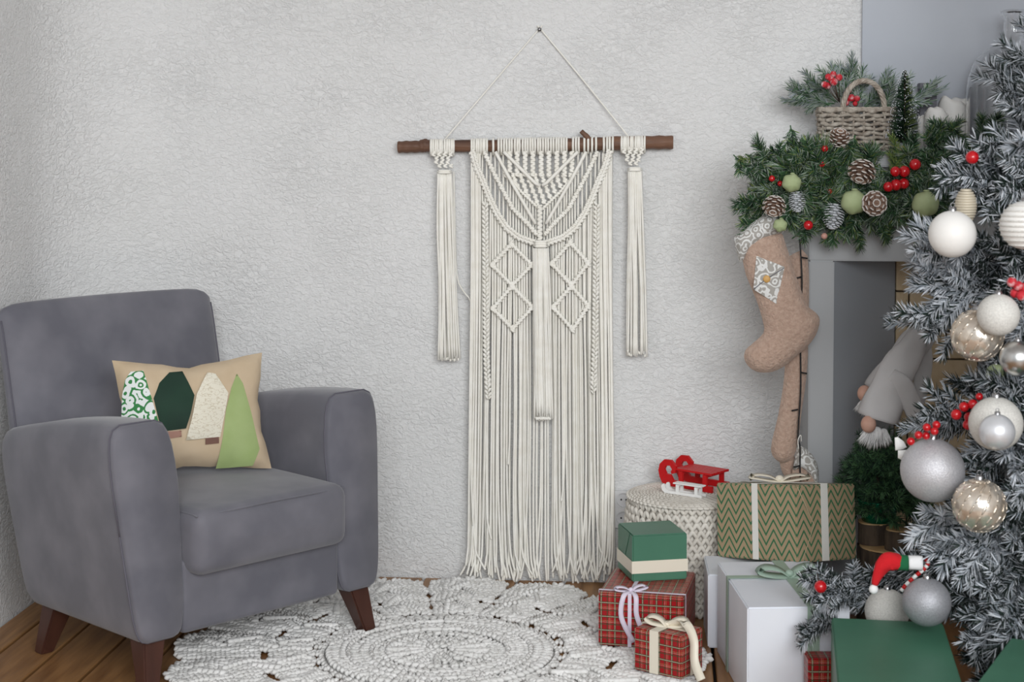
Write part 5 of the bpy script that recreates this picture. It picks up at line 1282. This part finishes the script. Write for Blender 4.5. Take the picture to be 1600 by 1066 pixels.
berries('tree_berries', 'cluster of seven red berries left of the white glitter bauble', [(1494, 648, 8.5), (1506, 636, 8), (1514, 652, 8), (1520, 632, 8), (1526, 640, 7.5), (1512, 664, 8), (1530, 620, 6)], Z=3.715)
berries('tree_berries', 'row of small red berries over the biggest silver bauble', [(1423, 690, 6.5), (1435, 680, 6.5), (1447, 681, 6.5), (1448, 668, 6.5), (1463, 664, 6.5), (1460, 674, 6.5)], Z=3.68)
berries('tree_berries', 'single red berry dangling over the sage ribboned white gift', [(1282, 917, 10)], Z=3.858, dz=0, stem_to=(1277, 895))
# elf hat, candy cane, petal
Zk = 3.80; eh = thing('elf_hat_ornament', 'red felt elf hat ornament with white pompom and green band', 'ornament', at(1366, 928, Zk))
mb = MB(); tube_hat(mb, [(1367, 914, 5, 0), (1371, 900, 8, 0), (1378, 886, 12, 0), (1388, 878, 14.5, 0), (1398, 878, 14, 0), (1405, 880, 12, 0)], Zk, .9, 14); obj('hat', mb, M['redfelt'], eh, True)
mb = MB(); mb.ball(at(1365, 921, Zk), 7.5*Zk/FPX, 12, 8); obj('pompom', mb, M['fur'], eh, True)
mb = MB(); tube_hat(mb, [(1402, 880, 12.5, 0), (1418, 880, 12.5, 0)], Zk, .9, 14); obj('band', mb, M['greenfelt'], eh, True)
mb = MB(); tube_hat(mb, [(1418, 880, 11, 0), (1440, 880, 12, 0)], Zk, .9, 14); obj('figure', mb, M['fur'], eh, True)
cc = thing('candy_cane', 'red and white striped candy cane ornament by the grey glitter bauble', 'ornament', at(1408, 925, 3.82))
P = bez([at(px, py, 3.82) for px, py in ((1408, 924), (1418, 912), (1432, 899), (1444, 889), (1450, 880), (1446, 873))], 5)
for i in range(0, len(P)-2, 2):
    mb = MB(); mb.tube(P[i:i+3], 3.4*3.82/FPX, 8); obj('stripe', mb, M['redpaint'] if (i//2) % 2 else M['whitepaint'], cc, True)
pt = thing('ribbon_bow', 'small white fabric bow on the tree beside the biggest silver bauble', 'bow', at(1410, 720, 3.8))
for (pix) in ([(1398, 684), (1403, 683), (1412, 690), (1417, 699), (1411, 702), (1399, 704)], [(1403, 704), (1416, 703), (1419, 712), (1411, 720), (1403, 716)]):
    P = [at(a, b, 3.8) for a, b in pix]; o_ = P[0]; mb = MB(); mb.puffy([((p-o_).dot(RH), (p-o_).z) for p in P], .006, .010, o_, RH, UP, -FH, .006); obj('loop', mb, M['whitepaint'], pt, True)
